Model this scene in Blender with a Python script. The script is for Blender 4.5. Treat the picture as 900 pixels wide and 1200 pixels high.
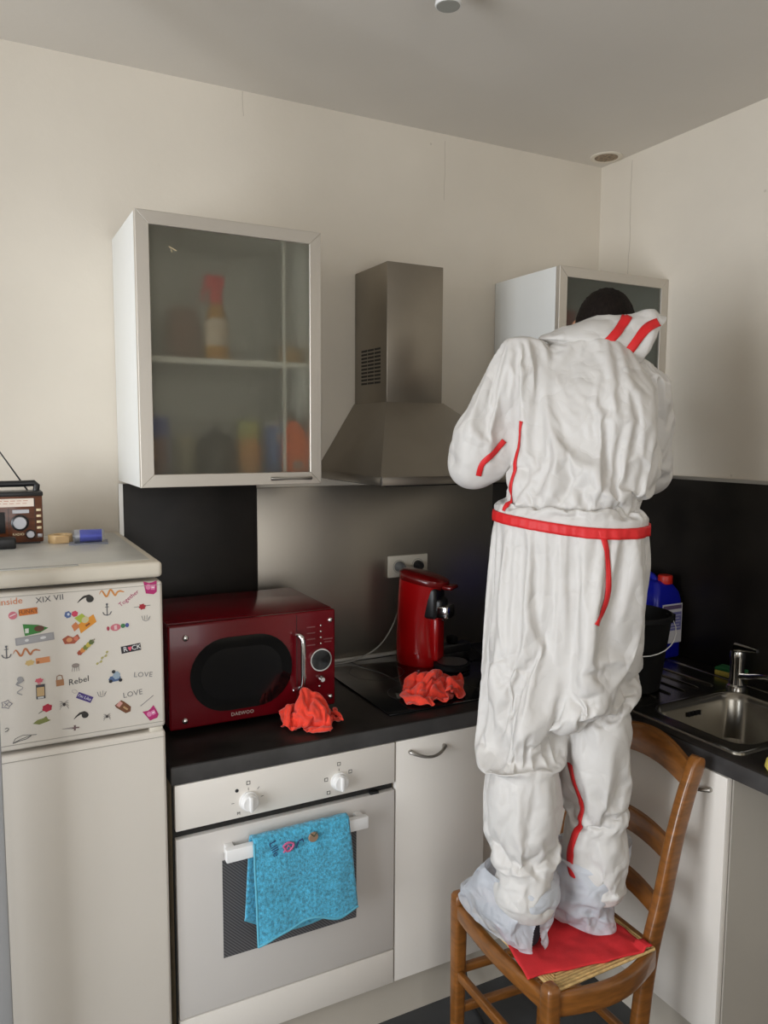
import bpy, bmesh, math, random
from mathutils import Vector, Matrix, noise
from mathutils.bvhtree import BVHTree
from math import sin, cos, pi, radians
for o in list(bpy.data.objects): bpy.data.objects.remove(o)
SC = bpy.context.scene
COL = SC.collection
random.seed(7)

# ------------------------------------------------------------------ camera, world, light, exposure
H = 2.734                       # ceiling height; back wall is y=0, right wall is x=0
cam_d = bpy.data.cameras.new('camera'); cam = bpy.data.objects.new('camera', cam_d); COL.objects.link(cam)
SC.camera = cam
cam_d.sensor_fit = 'VERTICAL'; cam_d.sensor_height = 24.0; cam_d.lens = 24.0*912.59/1200; cam_d.clip_start = .02
hd, pt, ro = .4814, .0994, .0055
fw = Vector((sin(hd)*cos(pt), cos(hd)*cos(pt), -sin(pt))); rt = Vector((cos(hd), -sin(hd), 0)); up = rt.cross(fw)
rt, up = rt*cos(ro)+up*sin(ro), up*cos(ro)-rt*sin(ro)
M4 = Matrix((rt, up, -fw)).transposed().to_4x4(); M4.translation = Vector((-2.2234, -2.4257, 1.6873))
cam.matrix_world = M4
W = bpy.data.worlds.new('world'); SC.world = W; W.use_nodes = True
bg = W.node_tree.nodes['Background']; bg.inputs[0].default_value = (.62, .78, 1, 1); bg.inputs[1].default_value = 1.2
SC.view_settings.view_transform = 'Standard'; SC.view_settings.look = 'None'
SC.view_settings.exposure = -0.03; SC.view_settings.gamma = 1; SC.view_settings.use_curve_mapping = False
def area(name, loc, target, sx, sy, power, color):
    d = bpy.data.lights.new(name, 'AREA'); d.shape = 'RECTANGLE'; d.size = sx; d.size_y = sy; d.energy = power; d.color = color
    o = bpy.data.objects.new(name, d); COL.objects.link(o); o.location = loc
    o.rotation_euler = (Vector(target)-Vector(loc)).to_track_quat('-Z', 'Y').to_euler(); return o
# daylight entering through the two windows of the room (left wall, and the wall behind the camera)
area('daylight_left', (-4.78, -2.05, 1.45), (0, -1.75, 1.35), 1.5, 2.0, 112, (.93, .96, 1))
area('daylight_rear', (-2.3, -4.75, 1.55), (-2.0, 0, 1.45), 1.7, 1.7, 25, (1, .92, .81))

# ------------------------------------------------------------------ materials
def new_mat(name):
    m = bpy.data.materials.new(name); m.use_nodes = True
    nt = m.node_tree; return m, nt, nt.nodes['Principled BSDF']
def mat(name, col, rough=.5, metal=0, var=0, vscale=6, bump=0, bscale=40, stretch=None, coat=0, spec=None, detail=4, trans=0, ior=None, alpha=1, sheen=0, bdist=.002, emit=None, sss=0):
    m, nt, b = new_mat(name)
    b.inputs['Base Color'].default_value = (*col, 1); b.inputs['Roughness'].default_value = rough; b.inputs['Metallic'].default_value = metal
    if coat: b.inputs['Coat Weight'].default_value = coat; b.inputs['Coat Roughness'].default_value = .05
    if spec is not None: b.inputs['Specular IOR Level'].default_value = spec
    if trans: b.inputs['Transmission Weight'].default_value = trans
    if ior: b.inputs['IOR'].default_value = ior
    if alpha < 1: b.inputs['Alpha'].default_value = alpha
    if sheen: b.inputs['Sheen Weight'].default_value = sheen
    if emit: b.inputs['Emission Color'].default_value = (*emit, 1); b.inputs['Emission Strength'].default_value = 1
    if var or bump:
        tc = nt.nodes.new('ShaderNodeTexCoord'); mp = nt.nodes.new('ShaderNodeMapping')
        nt.links.new(tc.outputs['Object'], mp.inputs[0])
        if stretch: mp.inputs['Scale'].default_value = stretch
    if var:
        n = nt.nodes.new('ShaderNodeTexNoise'); n.inputs['Scale'].default_value = vscale; n.inputs['Detail'].default_value = detail
        nt.links.new(mp.outputs[0], n.inputs[0])
        r = nt.nodes.new('ShaderNodeValToRGB')
        r.color_ramp.elements[0].position = .3; r.color_ramp.elements[1].position = .72
        r.color_ramp.elements[0].color = tuple(max(0, c*(1-var)) for c in col)+(1,); r.color_ramp.elements[1].color = tuple(min(1, c*(1+var)) for c in col)+(1,)
        nt.links.new(n.outputs['Fac'], r.inputs[0]); nt.links.new(r.outputs[0], b.inputs['Base Color'])
    if bump:
        n2 = nt.nodes.new('ShaderNodeTexNoise'); n2.inputs['Scale'].default_value = bscale; n2.inputs['Detail'].default_value = 5
        nt.links.new(mp.outputs[0], n2.inputs[0])
        bp = nt.nodes.new('ShaderNodeBump'); bp.inputs['Strength'].default_value = bump; bp.inputs['Distance'].default_value = bdist
        nt.links.new(n2.outputs['Fac'], bp.inputs['Height']); nt.links.new(bp.outputs[0], b.inputs['Normal'])
    return m
def crack_wall(name, col, lines):
    """painted plaster, faint mottling, hairline cracks given as (axis value, z0, z1)"""
    m = mat(name, col, .75, var=.045, vscale=2.2, bump=.25, bscale=55, detail=7)
    nt = m.node_tree; b = nt.nodes['Principled BSDF']
    src = b.inputs['Base Color'].links[0].from_socket
    geo = nt.nodes.new('ShaderNodeNewGeometry'); sp = nt.nodes.new('ShaderNodeSeparateXYZ'); nt.links.new(geo.outputs['Position'], sp.inputs[0])
    nz = nt.nodes.new('ShaderNodeTexNoise'); nz.inputs['Scale'].default_value = 9; nt.links.new(geo.outputs['Position'], nz.inputs[0])
    def mth(op, a, c):
        n = nt.nodes.new('ShaderNodeMath'); n.operation = op
        for i, v in enumerate((a, c)):
            if v is None: continue
            if isinstance(v, (int, float)): n.inputs[i].default_value = v
            else: nt.links.new(v, n.inputs[i])
        return n.outputs[0]
    tot = None
    wob = mth('MULTIPLY', mth('SUBTRACT', nz.outputs['Fac'], .5), .022)
    for ax, v, z0, z1, wd in lines:
        d = mth('ABSOLUTE', mth('ADD', mth('SUBTRACT', sp.outputs[ax], v), wob), None)
        k = mth('LESS_THAN', d, wd)
        k = mth('MULTIPLY', k, mth('GREATER_THAN', sp.outputs[2], z0)); k = mth('MULTIPLY', k, mth('LESS_THAN', sp.outputs[2], z1))
        tot = k if tot is None else mth('MAXIMUM', tot, k)
    # small scuffs
    vz = nt.nodes.new('ShaderNodeTexVoronoi'); vz.inputs['Scale'].default_value = 5.5; nt.links.new(geo.outputs['Position'], vz.inputs[0])
    tot = mth('MAXIMUM', tot, mth('MULTIPLY', mth('LESS_THAN', vz.outputs['Distance'], .025), .6))
    mx = nt.nodes.new('ShaderNodeMix'); mx.data_type = 'RGBA'
    nt.links.new(mth('MULTIPLY', tot, .45), mx.inputs['Factor']); nt.links.new(src, mx.inputs[6]); mx.inputs[7].default_value = (.25, .2, .15, 1)
    nt.links.new(mx.outputs[2], b.inputs['Base Color']); return m

MT = {}
MT['wall'] = crack_wall('wall_paint', (.70, .64, .545), [(0, -.724, 2.51, 2.712, .0009), (0, -1.453, 2.66, 2.733, .0010)])
MT['wallr'] = crack_wall('wall_paint_right', (.70, .64, .545), [(1, -.162, 2.27, 2.715, .0014)])
MT['ceil'] = mat('ceiling_paint', (.70, .655, .59), .85, var=.03, vscale=2, bump=.2, bscale=60)
MT['floor'] = mat('slate_floor', (.045, .047, .05), .45, var=.3, vscale=5, bump=.2, bscale=30)
MT['white'] = mat('white_laminate', (.76, .715, .65), .38, var=.015, vscale=3)
MT['whitecab'] = mat('white_wall_cabinet', (.74, .745, .72), .45, var=.02, vscale=3)
MT['fridge'] = mat('fridge_enamel', (.74, .69, .615), .35, var=.02, vscale=2, bump=.06, bscale=300)
MT['lid'] = mat('fridge_lid_plastic', (.72, .66, .55), .42, var=.04, vscale=6)
MT['lidtop'] = mat('fridge_lid_top', (.55, .54, .5), .35, var=.1, vscale=8)
MT['cream'] = mat('cream_carcass', (.72, .6, .41), .5)
MT['darkgap'] = mat('black_rubber_gap', (.012, .011, .01), .6)
MT['alu'] = mat('brushed_aluminium', (.60, .56, .50), .40, .7, var=.025, vscale=3)
MT['alu2'] = mat('aluminium_light', (.66, .65, .62), .35, .8)
MT['steel'] = mat('hood_steel', (.30, .27, .225), .36, .95, var=.07, vscale=5, bump=.03, bscale=9)
MT['splash'] = mat('steel_splashback', (.345, .315, .27), .36, .9, var=.05, vscale=3, bump=.03, bscale=8)
MT['darkpanel'] = mat('dark_laminate_panel', (.014, .0115, .0095), .45, spec=.35, var=.45, vscale=7, bump=.05, bscale=90)
MT['counter'] = mat('dark_worktop', (.014, .0115, .010), .36, spec=.3, var=.5, vscale=9, bump=.05, bscale=120)
MT['edge'] = mat('worktop_edge', (.045, .043, .042), .4, var=.3, vscale=14)
MT['chrome'] = mat('chrome', (.75, .74, .72), .12, 1)
MT['satin'] = mat('satin_metal', (.42, .4, .37), .3, 1)
MT['sink'] = mat('sink_steel', (.31, .29, .25), .26, 1, var=.08, vscale=4, bump=.02, bscale=60)
MT['black'] = mat('black_plastic', (.012, .012, .013), .35)
MT['blackm'] = mat('black_matte', (.006, .006, .0065), .6, spec=.25)
MT['glassblack'] = mat('black_glass', (.004, .004, .0045), .06, coat=.4)
MT['micro'] = mat('dark_red_enamel', (.145, .0025, .007), .22, coat=.15, spec=.35)
MT['microside'] = mat('dark_red_side', (.10, .003, .006), .3)
MT['coffee'] = mat('bright_red_gloss', (.42, .004, .005), .2, coat=.4)
MT['coffee_lid'] = mat('red_lid', (.16, .004, .004), .25, coat=.3)
MT['rag'] = mat('red_microfibre', (.78, .045, .018), .9, var=.18, vscale=60, bump=.5, bscale=500, sheen=.3)
MT['redseat'] = mat('red_cotton', (.66, .022, .028), .85, var=.15, vscale=12, bump=.3, bscale=350)
MT['towel'] = mat('turquoise_terry', (.065, .40, .60), .95, var=.42, vscale=130, bump=1, bscale=260, sheen=.4, detail=2, bdist=.004)
MT['towelhem'] = mat('turquoise_hem', (.11, .42, .56), .9, bump=.3, bscale=400)
MT['wood'] = mat('honey_varnished_wood', (.215, .078, .014), .3, var=.3, vscale=9, stretch=(2, 2, 9), coat=.35, bump=.03, bscale=30)
MT['rush'] = mat('straw_rush', (.62, .42, .17), .7, var=.3, vscale=60)
MT['blue'] = mat('blue_plastic', (.004, .008, .30), .35)
MT['redcap'] = mat('red_plastic', (.55, .02, .01), .4)
MT['paper'] = mat('white_paper_label', (.62, .6, .62), .6)
MT['radio'] = mat('walnut_radio', (.115, .032, .010), .3, var=.35, vscale=14, stretch=(1, 8, 8), coat=.3)
MT['gold'] = mat('pale_gold', (.72, .6, .38), .35, .4)
MT['tape'] = mat('tan_tape', (.62, .42, .2), .5, var=.12, vscale=20)
MT['clear'] = mat('clear_blister', (.9, .92, .95), .12, trans=.95, ior=1.15)
MT['bluefoil'] = mat('blue_foil', (.05, .07, .5), .3, .3)
MT['silver'] = mat('silver_foil', (.42, .42, .44), .4, .8)
MT['cable'] = mat('grey_cable', (.32, .31, .28), .5)
MT['wcable'] = mat('white_cable', (.5, .48, .43), .5)
MT['socket'] = mat('socket_plastic', (.68, .63, .53), .4)
MT['greyplug'] = mat('grey_plug', (.16, .165, .165), .5)
MT['oven'] = mat('oven_white_enamel', (.76, .715, .65), .3, var=.01, vscale=3)
MT['ovend'] = mat('oven_door_grey', (.62, .585, .545), .28, var=.02, vscale=2)
MT['knob'] = mat('white_knob', (.8, .79, .77), .3)
MT['ink'] = mat('black_ink', (.02, .02, .022), .6)
MT['grey'] = mat('grey_print', (.28, .28, .3), .6)
MT['plinth'] = mat('beige_plinth', (.50, .455, .385), .45, var=.04, vscale=4)
MT['green'] = mat('sponge_green', (.02, .16, .05), .9)
MT['yellow'] = mat('sponge_yellow', (.62, .5, .1), .9, var=.15, vscale=120, bump=.5, bscale=200)
MT['skin'] = mat('skin', (.50, .25, .14), .55, var=.08, vscale=20)
MT['hair'] = mat('dark_brown_hair', (.010, .0065, .005), .8, spec=.15, var=.5, vscale=180, bump=.8, bscale=350, stretch=(1, 1, .25))
MT['redtape'] = mat('red_seam_tape', (.66, .014, .016), .55, bump=.3, bscale=120)
MT['sock'] = mat('dark_trainer', (.02, .022, .03), .6, bump=.3, bscale=150)
MT['post'] = mat('grey_painted_frame', (.36, .36, .36), .5)
# woven polyethylene suit: crumple bump, a little light passing through
def suit_mat(name, col, sc, strength, alpha=1, transl=.12):
    m, nt, b = new_mat(name); b.inputs['Base Color'].default_value = (*col, 1); b.inputs['Roughness'].default_value = .52
    b.inputs['Sheen Weight'].default_value = .12
    tc = nt.nodes.new('ShaderNodeTexCoord')
    nz = nt.nodes.new('ShaderNodeTexNoise'); nz.inputs['Scale'].default_value = 6; nz.inputs['Detail'].default_value = 2
    nt.links.new(tc.outputs['Object'], nz.inputs[0])
    mx = nt.nodes.new('ShaderNodeMix'); mx.data_type = 'VECTOR'; mx.inputs['Factor'].default_value = .08
    nt.links.new(tc.outputs['Object'], mx.inputs[4]); nt.links.new(nz.outputs['Color'], mx.inputs[5])
    def crease(scale, amt, base, stretch):
        mp = nt.nodes.new('ShaderNodeMapping'); mp.inputs['Scale'].default_value = stretch; nt.links.new(mx.outputs[1], mp.inputs[0])
        n = nt.nodes.new('ShaderNodeTexNoise'); n.inputs['Scale'].default_value = scale; n.inputs['Detail'].default_value = .6; nt.links.new(mp.outputs[0], n.inputs[0])
        su = nt.nodes.new('ShaderNodeMath'); su.operation = 'SUBTRACT'; su.inputs[1].default_value = .5; nt.links.new(n.outputs['Fac'], su.inputs[0])
        ab = nt.nodes.new('ShaderNodeMath'); ab.operation = 'ABSOLUTE'; nt.links.new(su.outputs[0], ab.inputs[0])
        ad = nt.nodes.new('ShaderNodeMath'); ad.operation = 'MULTIPLY_ADD'; ad.inputs[1].default_value = amt; nt.links.new(ab.outputs[0], ad.inputs[0])
        if base is None: ad.inputs[2].default_value = 0
        else: nt.links.new(base, ad.inputs[2])
        return ad.outputs[0]
    hsum = crease(sc*.55, 1.0, None, (1, 1, .7)); hsum = crease(sc*1.2, .4, hsum, (1, 1.3, 1)); hsum = crease(sc*2.6, .13, hsum, (1.2, 1, 1))
    bp = nt.nodes.new('ShaderNodeBump'); bp.inputs['Strength'].default_value = strength; bp.inputs['Distance'].default_value = .05
    nt.links.new(hsum, bp.inputs['Height']); nt.links.new(bp.outputs[0], b.inputs['Normal'])
    tr = nt.nodes.new('ShaderNodeBsdfTranslucent'); tr.inputs[0].default_value = (*col, 1); nt.links.new(bp.outputs[0], tr.inputs['Normal'])
    ms = nt.nodes.new('ShaderNodeMixShader'); ms.inputs[0].default_value = transl
    out = nt.nodes['Material Output']
    nt.links.new(b.outputs[0], ms.inputs[1]); nt.links.new(tr.outputs[0], ms.inputs[2])
    last = ms
    if alpha < 1:
        tp = nt.nodes.new('ShaderNodeBsdfTransparent'); m2 = nt.nodes.new('ShaderNodeMixShader'); m2.inputs[0].default_value = alpha
        nt.links.new(tp.outputs[0], m2.inputs[1]); nt.links.new(ms.outputs[0], m2.inputs[2]); last = m2
    nt.links.new(last.outputs[0], out.inputs[0]); return m
MT['suit'] = suit_mat('white_coverall_fabric', (.71, .685, .65), 9, .8)
MT['cover'] = suit_mat('thin_nonwoven_fabric', (.74, .77, .82), 16, .7, alpha=.80, transl=.3)
# frosted glass
def frosted(name, col, rough):
    m, nt, b = new_mat(name); b.inputs['Base Color'].default_value = (*col, 1); b.inputs['Roughness'].default_value = rough
    b.inputs['Transmission Weight'].default_value = 1; b.inputs['IOR'].default_value = 1.12
    df = nt.nodes.new('ShaderNodeBsdfDiffuse'); df.inputs[0].default_value = (.36, .34, .28, 1)
    ms = nt.nodes.new('ShaderNodeMixShader'); ms.inputs[0].default_value = .13
    nt.links.new(b.outputs[0], ms.inputs[1]); nt.links.new(df.outputs[0], ms.inputs[2]); nt.links.new(ms.outputs[0], nt.nodes['Material Output'].inputs[0]); return m
MT['frost'] = frosted('frosted_glass', (.74, .73, .66), .55)
MT['frostd'] = frosted('frosted_glass_smoked', (.5, .53, .5), .42)
# oven window: fine diagonal lines on grey glass
def hatch():
    m, nt, b = new_mat('hatched_oven_glass'); b.inputs['Roughness'].default_value = .3
    tc = nt.nodes.new('ShaderNodeTexCoord'); w = nt.nodes.new('ShaderNodeTexWave'); w.wave_type = 'BANDS'; w.bands_direction = 'DIAGONAL'
    w.inputs['Scale'].default_value = 75; nt.links.new(tc.outputs['Object'], w.inputs[0])
    r = nt.nodes.new('ShaderNodeValToRGB'); r.color_ramp.elements[0].color = (.045, .045, .05, 1); r.color_ramp.elements[1].color = (.15, .145, .145, 1)
    nt.links.new(w.outputs['Fac'], r.inputs[0]); nt.links.new(r.outputs[0], b.inputs['Base Color']); return m
MT['hatch'] = hatch()
CC = {}
def flat(col, rough=.55):
    k = tuple(round(c, 3) for c in col)
    if k not in CC: CC[k] = mat('printed_colour', col, rough)
    return CC[k]

# ------------------------------------------------------------------ builders
class B:
    def __init__(s): s.bm = bmesh.new(); s.mi = 0
    def box(s, x0, x1, y0, y1, z0, z1, bev=0, seg=2, M=None):
        r = bmesh.ops.create_cube(s.bm, size=1)
        vs = r['verts']
        for v in vs: v.co = Vector(((x0+x1)/2+v.co.x*(x1-x0), (y0+y1)/2+v.co.y*(y1-y0), (z0+z1)/2+v.co.z*(z1-z0)))
        if M is not None:
            for v in vs: v.co = M @ v.co
        fs = {f for v in vs for f in v.link_faces}
        for f in fs: f.material_index = s.mi
        if bev:
            es = list({e for v in vs for e in v.link_edges})
            bmesh.ops.bevel(s.bm, geom=es, offset=bev, segments=seg, profile=.5, affect='EDGES', clamp_overlap=True)
        return s
    def loft(s, rings, caps=True, closed=True):
        L = [[s.bm.verts.new(p) for p in r] for r in rings]; n = len(L[0])
        for a, b in zip(L, L[1:]):
            for i in range(n if closed else n-1):
                j = (i+1) % n
                try: s.bm.faces.new((a[i], a[j], b[j], b[i])).material_index = s.mi
                except ValueError: pass
        if caps and closed:
            s.bm.faces.new(L[0][::-1]).material_index = s.mi; s.bm.faces.new(L[-1]).material_index = s.mi
        return s
    def tube(s, pts, r, n=10, caps=True):
        pts = [Vector(p) for p in pts]; rings = []; nrm = None
        for i, p in enumerate(pts):
            t = (pts[min(i+1, len(pts)-1)]-pts[max(i-1, 0)]).normalized()
            if nrm is None:
                nrm = t.orthogonal().normalized()
            nrm = (nrm-t*nrm.dot(t)).normalized(); bi = t.cross(nrm)
            rr = r[i] if isinstance(r, (list, tuple)) else r
            rings.append([p+(nrm*cos(2*pi*k/n)+bi*sin(2*pi*k/n))*rr for k in range(n)])
        return s.loft(rings, caps)
    def cyl(s, p0, p1, r0, r1=None, n=24): return s.tube([p0, p1], [r0, r0 if r1 is None else r1], n)
    def lathe(s, prof, c=(0, 0, 0), n=32, axis='z', caps=True):
        c = Vector(c); rings = []
        for r, h in prof:
            ring = []
            for k in range(n):
                a = 2*pi*k/n; x, y = r*cos(a), r*sin(a)
                ring.append(c+(Vector((x, y, h)) if axis == 'z' else Vector((x, h, y)) if axis == 'y' else Vector((h, x, y))))
            rings.append(ring)
        return s.loft(rings, caps)
    def prism(s, poly, fn, d0, d1):
        """poly: 2d outline; fn(u,v,d)->3d"""
        a = [s.bm.verts.new(fn(u, v, d0)) for u, v in poly]; b = [s.bm.verts.new(fn(u, v, d1)) for u, v in poly]; n = len(a)
        s.bm.faces.new(a).material_index = s.mi; s.bm.faces.new(b[::-1]).material_index = s.mi
        for i in range(n): s.bm.faces.new((a[i], b[i], b[(i+1) % n], a[(i+1) % n])).material_index = s.mi
        return s
    def grid(s, fn, nu, nv):
        L = [[s.bm.verts.new(fn(i/nu, j/nv)) for j in range(nv+1)] for i in range(nu+1)]
        for i in range(nu):
            for j in range(nv): s.bm.faces.new((L[i][j], L[i+1][j], L[i+1][j+1], L[i][j+1])).material_index = s.mi
        return s
    def ball(s, c, r, M=None, seg=20):
        R = r if isinstance(r, (tuple, list)) else (r, r, r)
        res = bmesh.ops.create_uvsphere(s.bm, u_segments=seg, v_segments=max(8, seg*2//3), radius=1)
        for v in res['verts']:
            p = Vector((v.co.x*R[0], v.co.y*R[1], v.co.z*R[2])); v.co = Vector(c)+(M @ p if M is not None else p)
        for f in {f for v in res['verts'] for f in v.link_faces}: f.material_index = s.mi
        return s
WM = {}
def link(o): COL.objects.link(o); return o
def props(o, label=None, cat=None, group=None, kind=None):
    if label: o['label'] = label
    if cat: o['category'] = cat
    if group: o['group'] = group
    if kind: o['kind'] = kind
    return o
def thing(name, loc, label, cat, group=None, rotz=0):
    o = link(bpy.data.objects.new(name, None)); o.empty_display_size = .05; o.location = loc; o.rotation_euler = (0, 0, rotz)
    WM[o] = Matrix.Translation(loc) @ Matrix.Rotation(rotz, 4, 'Z')
    return props(o, label, cat, group)
def obj(name, b, m, parent=None, angle=35, label=None, recalc=True, world=True):
    """one mesh object; geometry is given in world coordinates unless world=False (then local to its thing)"""
    bm = b.bm if isinstance(b, B) else b
    me = bpy.data.meshes.new(name)
    if recalc: bmesh.ops.recalc_face_normals(bm, faces=bm.faces[:])
    if parent is not None and world: bm.transform(WM[parent].inverted())
    bm.to_mesh(me); bm.free()
    ms = m if isinstance(m, (list, tuple)) else [m]
    for x in ms: me.materials.append(MT[x] if isinstance(x, str) else x)
    if angle is not None:
        me.polygons.foreach_set('use_smooth', [True]*len(me.polygons)); me.set_sharp_from_angle(angle=radians(angle))
    o = link(bpy.data.objects.new(name, me))
    if parent is not None: o.parent = parent; WM[o] = WM[parent]
    else: WM[o] = Matrix()
    if label: o['label'] = label
    return o
def solo(name, b, m, label, cat, group=None, angle=35, base=None):
    """a thing that is one mesh; origin is moved to its base"""
    bm = b.bm if isinstance(b, B) else b
    xs = [v.co for v in bm.verts]
    c = Vector(base) if base else Vector(((min(p.x for p in xs)+max(p.x for p in xs))/2, (min(p.y for p in xs)+max(p.y for p in xs))/2, min(p.z for p in xs)))
    bm.transform(Matrix.Translation(-c)); o = obj(name, b, m, None, angle); o.location = c; WM[o] = Matrix.Translation(c)
    return props(o, label, cat, group)
def struct(name, b, m, angle=35): return props(obj(name, b, m, None, angle), kind='structure')
def text_poly(s, size, M, m_index=0, bm=None, shear=0, spacing=1, extrude=0):
    """adds the flat glyphs of s to a bmesh, centred, in the plane of M"""
    cu = bpy.data.curves.new('t', 'FONT'); cu.body = s; cu.size = size; cu.align_x = 'CENTER'; cu.align_y = 'CENTER'; cu.shear = shear; cu.space_character = spacing
    cu.resolution_u = 2
    o = link(bpy.data.objects.new('t', cu)); dg = bpy.context.evaluated_depsgraph_get()
    me = bpy.data.meshes.new_from_object(o.evaluated_get(dg)); me.transform(M)
    n0 = len(bm.faces); bm.from_mesh(me); bm.faces.ensure_lookup_table()
    for f in bm.faces[n0:]: f.material_index = m_index
    bpy.data.objects.remove(o); bpy.data.curves.remove(cu); bpy.data.meshes.remove(me)
def face_y(x, y, z, rot=0):       # plane facing -y, text upright
    return Matrix.Translation((x, y, z)) @ Matrix.Rotation(rot, 4, Vector((0, -1, 0))) @ Matrix.Rotation(pi/2, 4, 'X')

# ------------------------------------------------------------------ the room
LX, RY = -4.6, -4.6
struct('floor', B().box(LX-.1, .1, RY-.1, .1, -.08, 0), 'floor')
struct('ceiling', B().box(LX-.1, .1, RY-.1, .1, H, H+.08), 'ceil')
struct('wall_back', B().box(LX-.1, .1, 0, .1, 0, H), 'wall')
struct('wall_right', B().box(0, .1, RY-.1, 0, 0, H), 'wallr')
w = B()   # left wall with a window opening y -2.9..-1.2, z .35..2.5
w.box(LX-.1, LX, RY, -2.9, 0, H).box(LX-.1, LX, -1.2, 0, 0, H).box(LX-.1, LX, -2.9, -1.2, 0, .35).box(LX-.1, LX, -2.9, -1.2, 2.5, H)
struct('wall_left', w, 'wall')
w = B()   # wall behind the camera with a window opening
w.box(LX, -3.3, RY-.1, RY, 0, H).box(-1.3, 0, RY-.1, RY, 0, H).box(-3.3, -1.3, RY-.1, RY, 0, .6).box(-3.3, -1.3, RY-.1, RY, 2.5, H)
struct('wall_rear', w, 'wall')
fr = B()
for y0, y1 in ((-2.9, -2.84), (-2.08, -2.02), (-1.26, -1.2)): fr.box(LX-.08, LX-.03, y0, y1, .35, 2.5)
fr.box(LX-.08, LX-.03, -2.9, -1.2, .35, .41).box(LX-.08, LX-.03, -2.9, -1.2, 2.44, 2.5)
struct('window_1', fr, 'knob')
fr = B()
for x0, x1 in ((-3.3, -3.24), (-2.33, -2.27), (-1.36, -1.3)): fr.box(x0, x1, RY-.08, RY-.03, .6, 2.5)
fr.box(-3.3, -1.3, RY-.08, RY-.03, .6, .66).box(-3.3, -1.3, RY-.08, RY-.03, 2.44, 2.5)
struct('window_2', fr, 'knob')
# grey painted frame post just in front of the fridge's free side
struct('trim_1', B().box(-2.30, -2.204, -.735, -.70, 0, H, .004), 'post')
# plinths under the units
struct('baseboard_back', B().box(-1.80, -.56, -.575, -.555, 0, .147), 'plinth')
struct('baseboard_right', B().box(-.575, -.555, -1.17, -.575, 0, .147), 'plinth')
# round extract vent in the ceiling corner
t = thing('ceiling_vent', (-.068, -.098, H), 'round grimy extract vent in the ceiling corner', 'vent')
obj('vent_ring', B().lathe([(.040, -.001), (.044, -.003), (.056, -.004), (.060, -.002), (.060, 0), (.040, 0)], (-.068, -.098, H), 40, caps=False), mat('vent_plastic', (.74, .68, .58), .6), t)
obj('vent_grille', B().lathe([(.001, -.0035), (.043, -.0028), (.043, -.001), (.001, -.001)], (-.068, -.098, H), 32), mat('vent_dust', (.30, .23, .16), .9, var=.5, vscale=120, bump=.6, bscale=160), t)
# bulb hanging under the ceiling
t = thing('light_bulb', (-1.215, -.802, 2.62), 'white reflector bulb with flat grey face hanging from the ceiling', 'bulb')
c = (-1.215, -.802, 2.672)
obj('reflector', B().lathe([(.029, 0), (.031, .004), (.030, .010), (.025, .022), (.021, .034), (.018, .046), (.015, .05)], c, 32), 'knob', t)
obj('bulb_face', B().lathe([(.001, -.001), (.027, -.001), (.028, .0015), (.001, .0015)], c, 32), mat('bulb_diffuser', (.33, .33, .3), .4), t)
obj('bulb_holder', B().lathe([(.015, .05), (.017, .052), (.017, .06), (.012, .062)], c, 24), 'socket', t)
b = B()
for k in range(5):
    a = 3.6+k*.11; b.box(-.001, .001, -.003, .003, -.002, .002, M=Matrix.Translation((c[0]+.0235*cos(a), c[1]+.0235*sin(a), c[2]+.028)))
obj('bulb_print', b, 'ink', t)

# ------------------------------------------------------------------ splashbacks
t = thing('laminate_splashback', (-1.63, 0, .9), 'dark brown laminate splashback panel between fridge and steel sheet', 'splashback')
obj('panel', B().box(-1.842, -1.427, -.012, -.001, .901, 1.535, .001), 'darkpanel', t)
obj('edge_profile', B().box(-1.854, -1.842, -.016, -.001, .901, 1.537), 'alu2', t)
solo('steel_splashback', B().box(-1.4265, -.50, -.014, -.001, .901, 1.512, .001), 'splash', 'brushed steel splashback sheet behind the hob', 'splashback')
solo('laminate_splashback', B().box(-.4995, -.001, -.012, -.001, .901, 1.535, .001), 'darkpanel', 'dark laminate splashback panel below the corner wall cabinet', 'splashback')
t = thing('laminate_splashback', (0, -1, .9), 'black laminate splashback panel on the wall behind the sink', 'splashback')
obj('panel', B().box(-.012, -.001, -2.1, -.013, .901, 1.535, .001), 'darkpanel', t)
obj('edge_profile', B().box(-.016, -.001, -2.1, -.013, 1.535, 1.546), 'satin', t)

# ------------------------------------------------------------------ worktop (L-shaped, one piece, hole for the sink bowl)
CT = .90
b = B()
xs = [-1.846, -.62, -.535, -.165, -.001]; ys = [-2.05, -1.165, -.835, -.622, -.013]
keep = set()
for i in range(4):
    for j in range(4):
        if i == 0 and j < 3: continue
        if i == 2 and j == 1: continue
        keep.add((i, j))
vt = {}
def V(i, j, z):
    k = (i, j, z)
    if k not in vt: vt[k] = b.bm.verts.new((xs[i], ys[j], z))
    return vt[k]
for (i, j) in keep:
    b.bm.faces.new((V(i, j, CT), V(i+1, j, CT), V(i+1, j+1, CT), V(i, j+1, CT)))
    b.bm.faces.new((V(i, j, .854), V(i, j+1, .854), V(i+1, j+1, .854), V(i+1, j, .854)))
    for di, dj, p, q in ((-1, 0, (i, j), (i, j+1)), (1, 0, (i+1, j+1), (i+1, j)), (0, -1, (i+1, j), (i, j)), (0, 1, (i, j+1), (i+1, j+1))):
        if (i+di, j+dj) not in keep:
            f = b.bm.faces.new((V(*p, CT), V(*q, CT), V(*q, .854), V(*p, .854))); f.material_index = 1
es = [e for e in b.bm.edges if abs(e.verts[0].co.z-CT) < 1e-5 and abs(e.verts[1].co.z-CT) < 1e-5 and len(e.link_faces) == 2 and abs(e.link_faces[0].normal.z-e.link_faces[1].normal.z) > .5]
b.bm.normal_update()
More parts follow.
